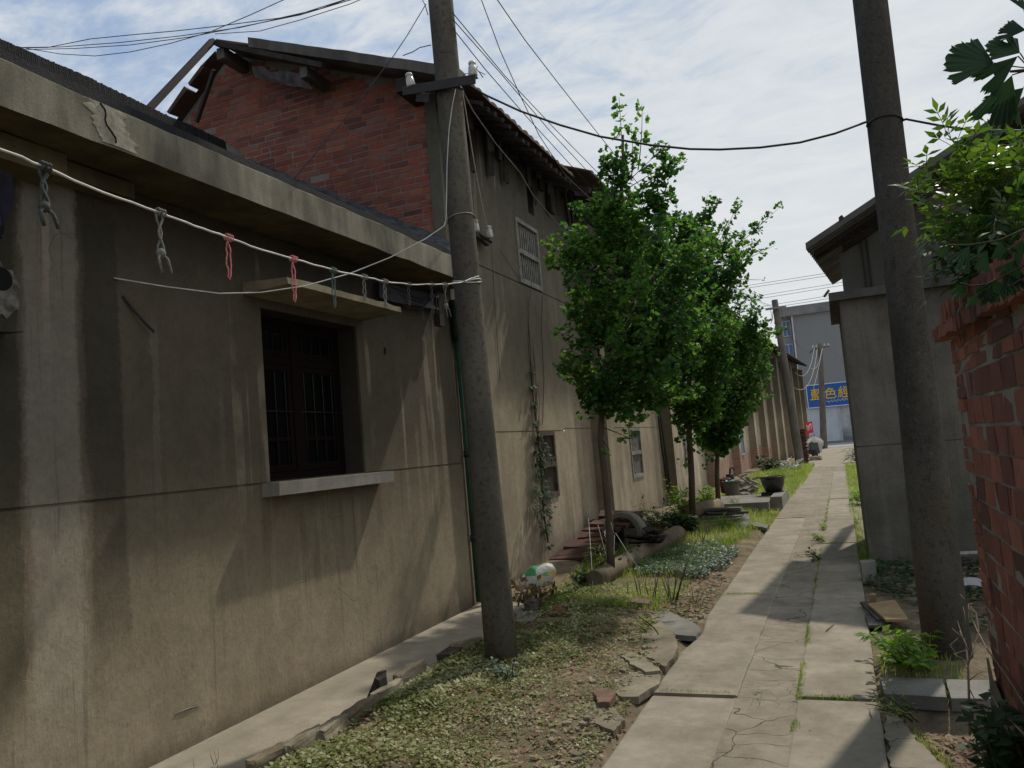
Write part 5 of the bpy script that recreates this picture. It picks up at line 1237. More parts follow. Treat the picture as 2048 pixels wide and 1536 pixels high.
# pile of broken boards on the pole
bp = MB(); rr = random.Random(52)
for i in range(16):
    c = onZ(rr.uniform(1285,1325), rr.uniform(1062,1085), .3); bp.box(c+Vector((rr.uniform(-.15,.15),rr.uniform(-.3,.3),rr.uniform(-.08,.12))), (rr.uniform(.05,.12),rr.uniform(.2,.5),.02), eul(rr.uniform(-.3,.3),rr.uniform(-.4,.4),rr.uniform(-1,1)), .006, rr)
tag(bp.build('scrap_pile', MAT['dark_wood']), 'heap of broken tile and board scraps lying on the far half of the fallen pole', 'scrap pile')
# cabbage-like debris right of the near pole
dbr = MB(); rr = random.Random(61)
for i in range(160):
    x, y = rr.gauss(1062, 32), rr.gauss(1186, 12); p = onZ(x, y, .05+rr.uniform(0,.10)); leaf(dbr, p, rv(rr)+Vector((0,0,.3)), rv(rr), rr.uniform(.05,.11), rr.uniform(.03,.06), .3, .2)
tag(dbr.build('garden_waste', leafmat('withered_leaf', (.07,.06,.025), (.12,.09,.045), (.20,.13,.07), .2, .7, 1.2)), 'heap of withered leaves below the white and green sack', 'garden waste', kind='stuff')
def stone(label, x, y, size, z=.02, seed=1, mat='debris', name='stone', rot=0.0, amp=.16, cat='stone', flat=False):
    p = onZ(x, y, 0); mb = MB(); rough_stone(mb, (p.x, p.y, z+size[2]/2-.01), size, eul(.08*math.sin(seed), .08*math.cos(seed), rot), seed, 4, amp)
    return tag(mb.build(name, MAT[mat] if isinstance(mat, str) else mat), label, cat)
def chunk(label, pts, z0, th, tilt=(0,0), mat='debris', seed=1, name='broken_slab', cat='broken slab'):
    P = [onZ(x, y, z0+th) for x, y in pts]; P = [(p.x, p.y) for p in P]
    A = sum(P[i][0]*P[(i+1)%len(P)][1]-P[(i+1)%len(P)][0]*P[i][1] for i in range(len(P)))
    if A < 0: P.reverse()
    mb = MB(); slab_piece(mb, P, z0, th, tilt, random.Random(seed)); return tag(mb.build(name, MAT[mat] if isinstance(mat, str) else mat), label, cat)
chunk('long grey broken slab lying at an angle by the path, farthest of the broken slabs', [(1290,1218),(1330,1215),(1385,1245),(1402,1262),(1392,1278),(1350,1272),(1300,1238)], -.03, .04, (.03,-.02), 'grey_slab', 1)
chunk('mossy tilted broken slab pair with a split across it, beside the path', [(1268,1288),(1300,1252),(1322,1245),(1352,1275),(1355,1300),(1332,1330),(1298,1310)], -.035, .055, (.13,.05), 'debris', 2)
chunk('thin broken slab half buried behind the mossy split one', [(1240,1308),(1262,1302),(1300,1325),(1320,1345),(1290,1345)], -.03, .05, (.06,0), 'debris', 3)
chunk('large pale broken slab with ragged edge beside the path', [(1226,1378),(1234,1345),(1290,1338),(1322,1342),(1316,1372),(1278,1398),(1240,1396)], -.035, .045, (.07,-.03), 'debris', 4)
chunk('flat broken slab sunk in soil, nearest the camera by the path', [(1158,1415),(1185,1402),(1235,1420),(1250,1440),(1225,1462),(1190,1445)], -.035, .04, (.02,0), 'debris', 5)
chunk('small broken brick piece lying among the broken slabs', [(1188,1382),(1205,1376),(1228,1388),(1222,1404),(1196,1400)], .0, .045, (.2,.1), simple('pale_brick', (.25,.16,.115), (.15,.095,.066), 16, .9, .5, 60), 6, 'brick', 'brick')
chunk('whole brick lying in the soil near the bare stalks', [(1262,1204),(1262,1196),(1298,1198),(1298,1207)], .0, .055, (0,0), simple('dull_brick', (.20,.13,.10), (.12,.08,.06), 16, .9, .5, 60), 7, 'brick', 'brick')
chunk('red tile shard in the shade right of the nearest pole', [(1100,1216),(1112,1211),(1128,1215),(1124,1222),(1104,1222)], .03, .02, (.1,.1), simple('red_shard', (.30,.09,.06), (.18,.06,.04), 16, .9, .4, 60), 8, 'tile_shard', 'tile shard')
chunk('grey slab in the shade right of the nearest pole', [(1030,1222),(1068,1214),(1084,1226),(1060,1240),(1034,1240)], .0, .05, (.0,.05), 'grey_slab', 9)
stone('dark round stone on the grey slab right of the nearest pole', 1066, 1230, (.13,.14,.12), .04, 3, 'ledge')
# kerb of broken pieces between apron and leaves
kp_ = [((500,1536),(575,1500)),((578,1508),(645,1462)),((640,1480),(690,1440)),((690,1442),(752,1402)),((748,1402),(800,1368)),((795,1362),(845,1328)),((905,1302),(960,1282))]
for i, (a, b) in enumerate(kp_):
    A, B = onZ(*a, .03), onZ(*b, .03); d_ = (B-A); c = (A+B)/2; ang = math.atan2(d_.y, d_.x); L_ = d_.length
    mb = MB(); rr = random.Random(70+i); rough_stone(mb, (c.x, c.y, .012), (L_*1.02, .085, .13), eul(rr.uniform(-.18,.05), rr.uniform(-.06,.06), ang), 90+i, 7, .10)
    tag(mb.build('edging_stone', MAT['debris'] if i % 3 else MAT['log']), ['broken edging stone at the bottom edge of the picture beside the apron','long mossy edging stone second from the bottom beside the apron','thin edging stone with a jagged top third along the apron','mossy edging stone just below the upright slate piece','edging stone lying behind the upright slate piece','rounded green edging stone halfway to the nearest pole','low edging stone just left of the nearest pole base'][i], 'edging stone', 'edging stones along the apron')
p = onZ(752, 1400, 0); mb = MB(); mb.prism([p+Vector((-.02,-.09,.03)), p+Vector((-.0,.08,.03)), p+Vector((.0,.10,.17)), p+Vector((-.01,.05,.17))], (.03,.01,.0)); mb.box(p+Vector((.03,.05,.08)), (.03,.10,.14), eul(.2,0,.1), .02)
tag(mb.build('slate_piece', MAT['dark_wood']), 'pointed slate piece standing upright in the apron edging', 'slate piece')
p = onZ(890, 1325, 0); mb = MB(); mb.box(p+Vector((0,.10,.03)), (.12,.24,.07), rotz(.05), .006)
tag(mb.build('brick', simple('dark_brick', (.075,.06,.048), (.045,.036,.03), 14, .9, .5, 60)), 'dark brick set end on at the apron edge left of the nearest pole', 'brick')
# more distant debris
def bxy(x, y, z): return onZ(x, y, z)
st_ = thing('slab_stack', 'stack of dark slate slabs lying in the grass beside the third ginkgo', 'slab stack', bxy(1455,1042,.0))
rr = random.Random(91)
for i, (x, y, z, w_, l_) in enumerate(((1450,1046,.02,.8,.5),(1446,1044,.07,.7,.45),(1452,1042,.13,.75,.4),(1448,1041,.18,.6,.4))):
    p = bxy(x, y, 0); mb = MB(); mb.box((p.x, p.y+.2, z+.02), (w_, l_, .045), eul(rr.uniform(-.05,.05), rr.uniform(-.05,.05), rr.uniform(-.3,.3)), .015, rr); mb.build('slab', MAT['ledge'] if i else MAT['grey_slab'], st_)
chunk('pale grey slab tilted in the grass just right of the dark slab stack', [(1470,1046),(1492,1034),(1500,1038),(1496,1048),(1476,1053)], .0, .06, (.1,.1), 'grey_slab', 11)
chunk('narrow pale plank piece lying at the path edge beyond the clover patch', [(1502,1046),(1512,1043),(1536,1050),(1534,1056),(1506,1051)], .0, .05, (0,0), 'grey_slab', 12)
pf = thing('concrete_platform', 'low concrete platform with pale top carrying the black basin', 'platform', bxy(1500,1005,.0))
mb = MB(); A, B = bxy(1440,1012,.03), bxy(1553,1010,.03); mb.bb(-2.75, -1.50, 17.0, 19.2, -.05, .17); mb.build('slab', MAT['grey_slab'], pf)
mb = MB(); mb.bb(-1.49, -1.26, 17.3, 19.3, -.05, .24); mb.build('kerb_block', MAT['grey_slab'], pf)
def vessel(name, label, cat, p, prof, mat, n=28): 
    mb = MB(); mb.lathe(p, prof, n); return tag(mb.build(name, mat), label, cat)
bp_ = onZ(1548, 990, .17)
mb = MB(); mb.bb(bp_.x-.26, bp_.x+.22, bp_.y-.12, bp_.y+.3, .172, .24); tag(mb.build('brick', MAT['black_iron']), 'dark flat block under the black basin on the platform', 'block')
bp_ = Vector((bp_.x, bp_.y+.1, .24))
vessel('basin', 'large black glazed water basin standing on the low platform by the path', 'basin', bp_, [(0,.0),(.16,0),(.19,.03),(.235,.16),(.255,.26),(.265,.30),(.285,.305),(.285,.34),(.25,.34),(.235,.26),(.20,.10),(0,.08)], simple('black_glaze', (.016,.017,.018), (.03,.03,.03), 6, .25, .1, 20, spec=.5))
up = onZ(1466, 1003, .0); up.z = .0
vessel('urn', 'tall grey stoneware urn with flared rim between third ginkgo and platform', 'urn', up, [(0,0),(.145,0),(.15,.05),(.16,.25),(.185,.40),(.20,.45),(.215,.46),(.215,.49),(.19,.49),(.17,.40),(.14,.2),(0,.15)], concrete('urn_ware', (.17,.155,.13), (.10,.092,.08), False))
q = onY(1449, 972, up.y+.25); mb = MB(); mb.lathe(q, [(0,-.16),(.085,-.16),(.125,.16),(.145,.165),(.145,.19),(.118,.19),(.09,-.1),(0,-.1)], 18, True, eul(.12,.1,0)); tag(mb.build('plant_tub', simple('red_brown_tub', (.16,.06,.04), (.09,.036,.028), 9, .7, .2)), 'red brown tub leaning behind the tall grey urn', 'tub')
q = onY(1461, 962, up.y+.6); pm = thing('hand_pump', 'black cast iron hand pump with hooked handle behind the tall grey urn', 'hand pump', q)
mb = MB(); mb.lathe(q, [(.07,-.6),(.07,-.05),(.10,-.04),(.10,.16),(.085,.17),(0,.17)], 16); mb.build('body', MAT['black_iron'], pm)
mb = MB(); mb.tube([q+Vector((.0,0,.15)), q+Vector((.02,0,.30)), q+Vector((.08,0,.33)), q+Vector((.12,0,.26))], .022, 8); mb.tube([q+Vector((.1,0,.2)), q+Vector((.45,-.1,-.1))], .012, 6); mb.build('handle', MAT['black_iron'], pm)
mb = MB(); rr = random.Random(5); rows = [[up+Vector((-.10+.05*i, -.16+.05*j, .495+rr.uniform(-.01,.03)-.02*(j==0))) for i in range(5)] for j in range(4)]; mb.grid(rows, True)
tag(mb.build('cloth', simple('turquoise_plastic', (.12,.42,.40), (.08,.28,.28), 8, .6, .2)), 'turquoise plastic rag draped over the rim of the tall grey urn', 'cloth')
rb = MB(); rr = random.Random(99)
for i in range(46):
    p = onZ(rr.uniform(1482,1508), rr.uniform(975,1000), 0); rb.box((p.x+rr.uniform(-.1,.1), p.y+rr.uniform(0,.4), .04+.34*rr.random()), (.10,.22,.05), eul(rr.uniform(-.5,.5), rr.uniform(-.5,.5), rr.uniform(-2,2)), .008, rr)
tag(rb.build('rubble_heap', MAT['mortar']), 'heap of brick rubble and sticks between the urn and the basin', 'rubble', kind='stuff')
wp = MB(); rr = random.Random(33); c = onZ(1570, 944, .0)
for k in range(40):
    a = c + Vector((rr.gauss(0,.22), rr.gauss(0,.3), .05+abs(rr.gauss(0,.16)))); rows = [[a+Vector((.08*i+rr.uniform(-.04,.04), .06*j, .03*i+rr.uniform(-.05,.05))) for i in range(3)] for j in range(3)]; wp.grid(rows, False)
tag(wp.build('rubbish_pile', simple('white_sheet_scraps', (.66,.65,.62), (.45,.44,.41), 6, .8, .3)), 'pile of crumpled white sheeting in the grass before the tilted pole', 'rubbish')
stone('brown stone block at the path edge in front of the tilted far pole', 1632, 920, (.5,.5,.22), -.02, 5, 'debris')
# brick pier, banner and scooter at the end of the row
bpz = thing('brick_pier', 'crumbling red brick pier behind the tilted pole at the row end', 'brick pier', (-1.7, 38.5, 0))
mb = MB(); rr = random.Random(44); px0 = onZ(1603, 925, 0)
for r_ in range(21):
    for i in range(2):
        for j in range(2):
            if r_ > 15 and rr.random() < .4: continue
            mb.box((-1.86+.245*i+(r_%2)*.06, 38.2+.25*j, .03+r_*.075), (.235,.24,.066), rotz(rr.uniform(-.04,.04)), .008, rr)
mb.build('bricks', simple('dark_red_brick', (.13,.05,.038), (.07,.034,.027), 9, .9, .4, isl=.3), bpz)
bn = thing('red_banner', 'red banner with white marks hung at the end corner of the warehouse row', 'banner', (-1.85, 52, 1.5))
a, b, c, d_ = (onY(1609, 846, 52), onY(1624, 842, 52.4), onY(1627, 865, 52.4), onY(1612, 868, 52)); rows = [[a.lerp(b, i/6).lerp(d_.lerp(c, i/6), j/6) + Vector((0, .05*math.sin(i*2+j), 0)) for i in range(7)] for j in range(7)]
mb = MB(); mb.grid(rows, True); g = G('red_banner_cloth'); bm = g.out((.60,.035,.055), .75, None, .2); mb.build('cloth', bm, bn)
mk = MB()
def ban(u, v): return a.lerp(b, u).lerp(d_.lerp(c, u), v) + Vector((0, -.12, 0))
for (u0, v0, u1, v1) in ((.22,.22,.28,.72),(.45,.30,.40,.78),(.60,.22,.58,.75),(.78,.20,.80,.70),(.60,.25,.80,.22)): mk.tube([ban(u0, v0), ban(u1, v1)], .022, 4)
mk.build('mark', simple('white_paint', (.75,.72,.70), (.7,.66,.64), 4, .7, 0), bn)
# scooter seen from the front quarter
sx, sy = -1.42, 42.6; sc_ = thing('scooter', 'parked electric scooter with white rain cover over its front at the row end', 'scooter', (sx, sy, 0))
mb = MB(); Rw = Matrix.Rotation(PI/2, 3, 'Y') @ Matrix.Identity(3); Rw = rotz(.5) @ Matrix.Rotation(PI/2, 3, 'Y')
def wheel(c, r_, w_, parent, Rm):
    m1 = MB(); prof = [(r_*.72,-w_/2),(r_*.95,-w_/2),(r_,0),(r_*.95,w_/2),(r_*.72,w_/2),(r_*.72,-w_/2)]; m1.lathe(c, prof, 22, True, Rm); m1.build('tyre', MAT['black_iron'], parent)
    m1 = MB(); m1.lathe(c, [(r_*.72,-w_*.3),(r_*.72,w_*.3),(.05,w_*.3),(.05,-w_*.3),(r_*.72,-w_*.3)], 18, True, Rm); m1.build('rim', MAT['bar'], parent)
w1 = MB(); w1.lathe((sx+.12, sy-.45, .24), [(0,-.04),(.06,-.04),(.06,.04),(0,.04)], 12, True, Rw); wo1 = w1.build('wheel', MAT['black_iron'], sc_); wheel((sx+.12, sy-.45, .24), .24, .11, wo1, Rw)
w1 = MB(); w1.lathe((sx-.35, sy+.62, .24), [(0,-.04),(.06,-.04),(.06,.04),(0,.04)], 12, True, Rw); wo1 = w1.build('wheel', MAT['black_iron'], sc_); wheel((sx-.35, sy+.62, .24), .24, .12, wo1, Rw)
M_ = rotz(.45)
mb = MB()
for (c, s_, r_) in (((0,.1,.32),(.34,.75,.12),eul(0,0,0)), ((0,-.32,.58),(.42,.10,.62),eul(-.3,0,0)), ((0,.5,.58),(.36,.75,.36),eul(.1,0,0)), ((0,-.42,.36),(.16,.34,.10),eul(.3,0,0))): mb.box(Vector((sx,sy,0)) + M_ @ Vector(c), s_, M_ @ r_, .02)
mb.build('body', simple('black_scooter_plastic', (.02,.02,.022), (.035,.034,.033), 8, .4, .1, spec=.5), sc_)
mb = MB(); mb.box(Vector((sx,sy,0)) + M_ @ Vector((0,.45,.80)), (.32,.8,.10), M_ @ eul(.05,0,0), .02); mb.build('seat', MAT['black_iron'], sc_)
mb = MB(); mb.tube([Vector((sx,sy,0)) + M_ @ Vector(q) for q in ((-.36,-.12,1.05),(-.15,-.2,1.0),(.15,-.2,1.0),(.36,-.12,1.05))], .022, 8); mb.build('handlebar', MAT['black_iron'], sc_)
mb = MB(); rows = []
for i in range(9):
    rows.append([Vector((sx,sy,0)) + M_ @ Vector((-.46+.115*i, -.34-.10*math.cos((i-4)*.4)+.06*j*(1 if j>2 else .3)-.05*math.sin(i*1.7), 1.12-.10*j-.015*(i-4)**2+.02*math.sin(i*2+j))) for j in range(7)])
mb.grid(rows, True); mb.build('rain_cover', simple('white_cover', (.85,.86,.87), (.7,.71,.73), 5, .5, .1), sc_)
# bicycle across the street
bx_ = onY(1634, 882, 75.2); bi = thing('bicycle', 'black bicycle standing across the street, its wheel showing past the corner of the row', 'bicycle', (bx_.x, 75.2, 0))
for dx_ in (-1.05, 0):
    m1 = MB(); c = Vector((bx_.x+dx_, 75.2, .36)); Rm = Matrix.Rotation(PI/2, 3, 'X')
    m1.lathe(c, [(.02,-.03),(.04,-.03),(.04,.03),(.02,.03)], 10, True, Rm); wo_ = m1.build('wheel', MAT['black_iron'], bi)
    m1 = MB(); m1.tube([c+Vector((.34*math.cos(w_),0,.34*math.sin(w_))) for w_ in [2*PI*i/28 for i in range(29)]], .028, 6); m1.build('tyre', MAT['black_iron'], wo_)
    m1 = MB()
    for i in range(10): m1.tube([c, c+Vector((.33*math.cos(i*PI/5),0,.33*math.sin(i*PI/5)))], .005, 4)
    m1.build('spokes', MAT['bar'], wo_)
mb = MB(); F_ = lambda x, z: Vector((bx_.x+x, 75.2, z))
for s_ in ([F_(0,.36),F_(-.15,.85),F_(-.18,1.0)], [F_(-.14,.75),F_(-.55,.36),F_(-.72,.85)], [F_(-.72,.85),F_(-1.05,.36),F_(-.55,.36)], [F_(-.15,.82),F_(-.68,.78)]): mb.tube(s_, .022, 6)
mb.build('frame', MAT['black_iron'], bi)
mb = MB(); mb.box(F_(-.75,.93), (.26,.14,.06), None, .01); mb.build('saddle', MAT['black_iron'], bi)
mb = MB(); mb.tube([F_(-.18,1.0)+Vector((0,-.28,.05)), F_(-.18,1.02), F_(-.18,1.0)+Vector((0,.28,.05))], .016, 6); mb.build('handlebar', MAT['black_iron'], bi)
# ------------------------------------------------------------------ right side: brick garden wall
BX = .60; bw = thing('garden_wall', 'red brick garden wall with corbelled brick coping, close at the right edge', 'wall', (BX, 3, 0))
mb = MB(); mb.bb(BX+.003, BX+.235, -3, 4.86, -.3, 2.05); mb.build('mortar_core', MAT['mortar_dark'], bw)
bk = MB(); rr = random.Random(17); z = .02; r_ = 0
END = 4.90
zs_ = []
while z < 1.70: zs_.append((z, .115)); z += .128
while z < 2.0: zs_.append((z, .054)); z += .066
for r_, (z, h) in enumerate(zs_):
    y = END - .30 + .02*rr.random(); 
    if h > .1:
        while y > -.5:
            L_ = rr.uniform(.225,.245) if (rr.random() > .22) else .06
            wav = .010*noise.noise(Vector((y*.8, z*2, 3)))
            bk.box((BX+.03+rr.uniform(-.003,.003), y-L_/2, z+h/2+wav), (.062, L_, h-.002), eul(rr.uniform(-.012,.012), rr.uniform(-.012,.012), rr.uniform(-.012,.012)), .004, rr); y -= L_+.013
        for k in range(2):     # flat quoin courses at the end
            zz = z + k*.064; yy = END + rr.uniform(-.03,.02); x_ = 0
            while yy > END-.28:
                L_ = rr.choice((.12, .24, .12)); L_ = min(L_, yy-(END-.30)+.02)
                if L_ > .04: bk.box((BX+.10+rr.uniform(-.006,.006), yy-L_/2, zz+.028), (.20, L_, .053), eul(0,rr.uniform(-.02,.02),rr.uniform(-.03,.03)), .005, rr)
                yy -= L_+.011
    else:
        y = END + rr.uniform(-.05,.01)
        while y > -.5:
            L_ = rr.choice((.24,.115,.24)); bk.box((BX+.05+rr.uniform(-.005,.005), y-L_/2, z+h/2+.008*noise.noise(Vector((y,z,3)))), (.10, L_, h), eul(rr.uniform(-.02,.02), 0, rr.uniform(-.02,.02)), .006, rr); y -= L_+.012
bk.build('bricks', MAT['wall_brick'], bw)
cp = MB(); y = 5.16; k = 0
while y > -.5:
    L_ = rr.uniform(.108,.125); cp.box((BX+.095, y-L_/2, 2.05-.035*(4.9-y)+rr.uniform(-.004,.005)), (.30, L_, .06), eul(0, rr.uniform(-.03,.03), rr.uniform(-.04,.04)), .006, rr); y -= L_+.010
y = 4.86
while y > -.5:
    L_ = rr.uniform(.050,.060); cp.box((BX+.09+rr.uniform(-.006,.006), y-L_/2, 2.135-.035*(4.9-y)+rr.uniform(-.006,.004)), (.25, L_, .108), eul(rr.uniform(-.05,.05), rr.uniform(-.03,.03), rr.uniform(-.04,.04)), .006, rr); y -= L_+.012
cp.build('coping', MAT['wall_brick'], bw)
pl_ = MB(); rows = []
for i in range(26):
    y = lerp(4.92, 3.0, i/25); tz = .20+.10*noise.noise(Vector((y*3,0,0)))+.10*math.exp(-((y-4.85)/.25)**2)
    rows.append([Vector((BX-.022+.02*noise.noise(Vector((y*5,j,0)))-(.05 if j == 0 else 0), y, lerp(-.12, tz, j/4))) for j in range(5)])
pl_.grid(rows, True, True); pl_.build('plaster_foot', concrete('foot_plaster', (.22,.185,.145), (.12,.10,.08), False), bw)
wire('vine_stem', 'thin dry vine stem trailing down over the red brick wall into the corner', [onX(x, y, BX-.03) for x, y in ((1945,1208),(1940,1215),(1942,1235),(1955,1262),(1975,1300),(1990,1320),(2012,1350),(2040,1395),(2060,1430))], .004, MAT['twig'], None, 'stem')
wire('vine_stem', 'pale dry vine stem crossing the bottom right corner', [onX(x, y, BX-.12) for x, y in ((1978,1380),(2000,1420),(2030,1450),(2060,1480))], .0045, MAT['twig'], None, 'stem')
# dry plant in front of the wall end
dp_ = MB(); rr = random.Random(62)
def dseg(pts, r_): dp_.tube([onY(x, y, 4.75+.1*i) for i, (x, y) in enumerate(pts)], [lerp(r_, r_*.4, i/(len(pts)-1)) for i in range(len(pts))], 5)
for pts, r_ in (([(1940,1470),(1938,1400),(1936,1330),(1932,1290),(1920,1262)],.008), ([(1936,1330),(1946,1300),(1958,1262),(1952,1225),(1940,1212)],.004), ([(1934,1300),(1924,1270),(1915,1242)],.0025), ([(1930,1320),(1908,1308),(1938,1298)],.0025), ([(1938,1320),(1952,1300),(1966,1280)],.003), ([(1934,1280),(1912,1264),(1904,1256)],.0022), ([(1936,1330),(1924,1316),(1912,1312)],.0025), ([(1940,1360),(1958,1345),(1976,1342)],.003), ([(1940,1380),(1950,1400),(1962,1440)],.003), ([(1932,1265),(1930,1230),(1926,1212)],.002), ([(1950,1225),(1938,1218),(1936,1208),(1948,1206)],.003), ([(1930,1200),(1922,1190),(1918,1188)],.0022), ([(1936,1340),(1900,1290),(1916,1276)],.002)): dseg(pts, r_)
tag(dp_.build('dry_plant', MAT['twig']), 'bare dry branching plant stem standing in front of the brick wall end', 'dry plant')
# slabs, boards and block right of the path
cs = thing('slab_bridge', 'pair of concrete slabs laid across from path to brick wall over a small gap', 'slab bridge', (.3, 5.3, 0))
mb = MB(); slab_piece(mb, [(.055,5.46),(.07,5.14),(.38,5.11),(.40,5.46)], -.03, .075, (0,0), random.Random(1), rag=.15); mb.build('slab', MAT['grey_slab'], cs)
mb = MB(); slab_piece(mb, [(.415,5.46),(.405,5.12),(.70,5.15),(.70,5.46)], -.03, .07, (0,.02), random.Random(2), rag=.15); mb.build('slab', MAT['grey_slab'], cs)
mb = MB(); p = onZ(1740, 1165, 0); mb.box(p+Vector((0,.1,.10)), (.13,.15,.20), rotz(.05), .008)
blk = mb.build('concrete_block', MAT['grey_slab']); tag(blk, 'small upright concrete block with pale top at the path edge before the shed corner', 'concrete block')
bd = MB(); A = [onZ(x, y, .06) for x, y in ((1736,1212),(1790,1204),(1818,1244),(1772,1244))]; bd.prism([A[3],A[2],A[1],A[0]] if False else [A[0],A[3],A[2],A[1]], (0,0,.02))
tag(bd.build('plywood_board', simple('tan_plywood', (.36,.25,.13), (.25,.165,.085), 5, .8, .3, 60)), 'tan plywood board lying on the soil between the path and the speckled pole', 'board')
bd = MB(); A = [onZ(x, y, .03) for x, y in ((1720,1208),(1735,1206),(1770,1242),(1755,1244))]; bd.prism([A[0],A[3],A[2],A[1]], (0,0,.02)); A = [onZ(x, y, .01) for x, y in ((1730,1234),(1780,1236),(1785,1254),(1738,1256))]; bd.prism([A[0],A[3],A[2],A[1]], (0,0,.02))
tag(bd.build('plywood_board', MAT['ledge']), 'dark wet boards lying under the tan plywood board', 'board')
bd = MB(); p = onZ(1746, 1198, .05); bd.box(p, (.05,.02,.10), eul(.4,0,.2)); tag(bd.build('wood_offcut', simple('tan_offcut', (.34,.23,.13), (.25,.17,.10), 8, .8, .2)), 'small tan wood offcut behind the plywood board', 'offcut')
bd = MB(); a, b = onY(1915, 1108, 7.6), onY(1975, 1106, 7.6); bd.tube([a,b], .022, 4, smooth=False); tag(bd.build('plank', MAT['bar']), 'pale plank seen in the gap between speckled pole and brick wall', 'plank')
bd = MB(); p = onY(1940, 1162, 7.2); bd.grid([[p+Vector((-.09+.045*i, 0, .03-.02*j-.01*(i-2)**2*.5)) for i in range(5)] for j in range(4)], True); tag(bd.build('paper_scrap', simple('white_paper', (.62,.62,.66), (.5,.5,.55), 5, .7, 0)), 'white paper scrap in the shade between speckled pole and brick wall', 'paper')
tw = MB(); tw.tube([onZ(1652,1262,.01), onZ(1668,1247,.012)], .004, 5); tag(tw.build('stick', MAT['twig']), 'pale stick lying on the right row of path slabs', 'stick')
tw = MB(); tw.tube([onZ(1739,1418,.01), onZ(1741,1428,.01), onZ(1744,1436,.012)], .003, 5); tag(tw.build('stick', MAT['twig']), 'tiny twig on the path edge near the side slab', 'stick')

# ------------------------------------------------------------------ shed with rendered base and corrugated roof
sd_ = thing('shed', 'dark rendered shed with projecting flat ledge, upper storey and corrugated roof, right of the path', 'shed', (1.5, 10, 0))
SY = 9.95; GZ = 1.33
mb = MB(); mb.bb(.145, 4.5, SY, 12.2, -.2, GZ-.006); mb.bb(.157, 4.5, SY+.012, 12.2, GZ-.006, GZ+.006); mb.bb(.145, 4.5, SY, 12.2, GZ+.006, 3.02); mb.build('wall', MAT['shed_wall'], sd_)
mb = MB(); mb.bb(.04, 4.6, SY-.10, 12.25, 3.02, 3.115); mb.build('ledge', MAT['ledge'], sd_)
O_ = onY(1612, 495, 10.35); V_ = Vector((.094,.9956,0)); U_ = Vector((.9956,-.094,0)); SL = .485
def rp(u, v, w_=0): return O_ + U_*u + V_*v + Vector((0,0,SL*u+w_))
mb = MB(); bz = 2.6
q0 = [rp(.33,.85)]; cW = lambda u, v, z: Vector(((O_+U_*u+V_*v).x, (O_+U_*u+V_*v).y, z))
A, B, Cc = cW(.30,.85,bz), cW(5,.85,bz), None
top = lambda u: O_.z + SL*u - .10
mb.addf([cW(.30,.85,bz), cW(5,.85,bz), cW(5,.85,top(5)), cW(.30,.85,top(.30))], [(0,1,2,3)])
mb.addf([cW(.30,.85,bz), cW(.30,.85,top(.3)), cW(.30,6,top(.3)), cW(.30,6,bz)], [(0,1,2,3)])
uw = mb.build('upper_wall', MAT['upper_wall'], sd_)
mb = MB()
for u, w_ in ((.58,.05),(.64,.018)): mb.bb(0,0,0,0,0,0) if False else mb.hexa([cW(u,.82,bz), cW(u+w_,.82,bz), cW(u+w_,.848,bz), cW(u,.848,bz), cW(u,.82,top(u)), cW(u+w_,.82,top(u)), cW(u+w_,.848,top(u)), cW(u,.848,top(u))])
mb.build('batten', MAT['ledge'], uw)
mb = MB(); u = 1.36; mb.tube([cW(u,.80,3.72), cW(u,.80,top(u)-.02)], .022, 8); mb.build('pipe', MAT['dark_wood'], uw)
cr = MB(); per = .15; rows = []; low = []; n = int(3.0/per*8)
for i in range(n+1):
    v = 3.0*i/n; dz = .022*math.cos(2*PI*v/per)
    rows.append([rp(u+.01*noise.noise(Vector((v*6,0,0))), v, dz) for u in (0, .6, 1.5, 3, 6)]); low.append([rp(u, v, dz-.012) for u in (0, .6, 1.5, 3, 6)])
cr.grid(rows, True, True); cr.grid(low, True, False); cr.grid([[a[0], b[0]] for a, b in zip(rows, low)], False)
rs_ = cr.build('roof', MAT['corrugated'], sd_)
mb = MB(); mb.hexa([rp(0,-.02,-.03), rp(6,-.02,-.03), rp(6,.22,-.03), rp(0,.22,-.03), rp(0,-.02,.05), rp(6,-.02,.05), rp(6,.22,.05), rp(0,.22,.05)]); mb.build('verge_flashing', simple('verge_metal', (.125,.118,.102), (.075,.07,.06), 3, .6, .15), rs_)
mb = MB()
for z0, v in ((-.075,.26),(-.06,.34),(-.075,.5),(-.06,.62)): mb.hexa([rp(.05,v,z0-.02), rp(6,v,z0-.02), rp(6,v+.05,z0-.02), rp(.05,v+.05,z0-.02), rp(.05,v,z0+.02), rp(6,v,z0+.02), rp(6,v+.05,z0+.02), rp(.05,v+.05,z0+.02)])
mb.hexa([rp(.36,.70,-.16), rp(6,.70,-.16), rp(6,.78,-.16), rp(.36,.78,-.16), rp(.36,.70,-.08), rp(6,.70,-.08), rp(6,.78,-.08), rp(.36,.78,-.08)])
mb.build('rafter', MAT['dark_wood'], rs_)
mb = MB(); mb.box(rp(.42,.0,.06), (.03,.05,.05)); mb.box(rp(.45,.03,.04), (.035,.1,.10), eul(0,-.45,0)); mb.build('roof_clip', MAT['black_iron'], rs_)
wire('strut', 'thin stay wire and bar under the corrugated eave corner of the shed', [onY(1648,594,12.9), onY(1658,580,12.9)], .02, MAT['bar'], None, 'strut')

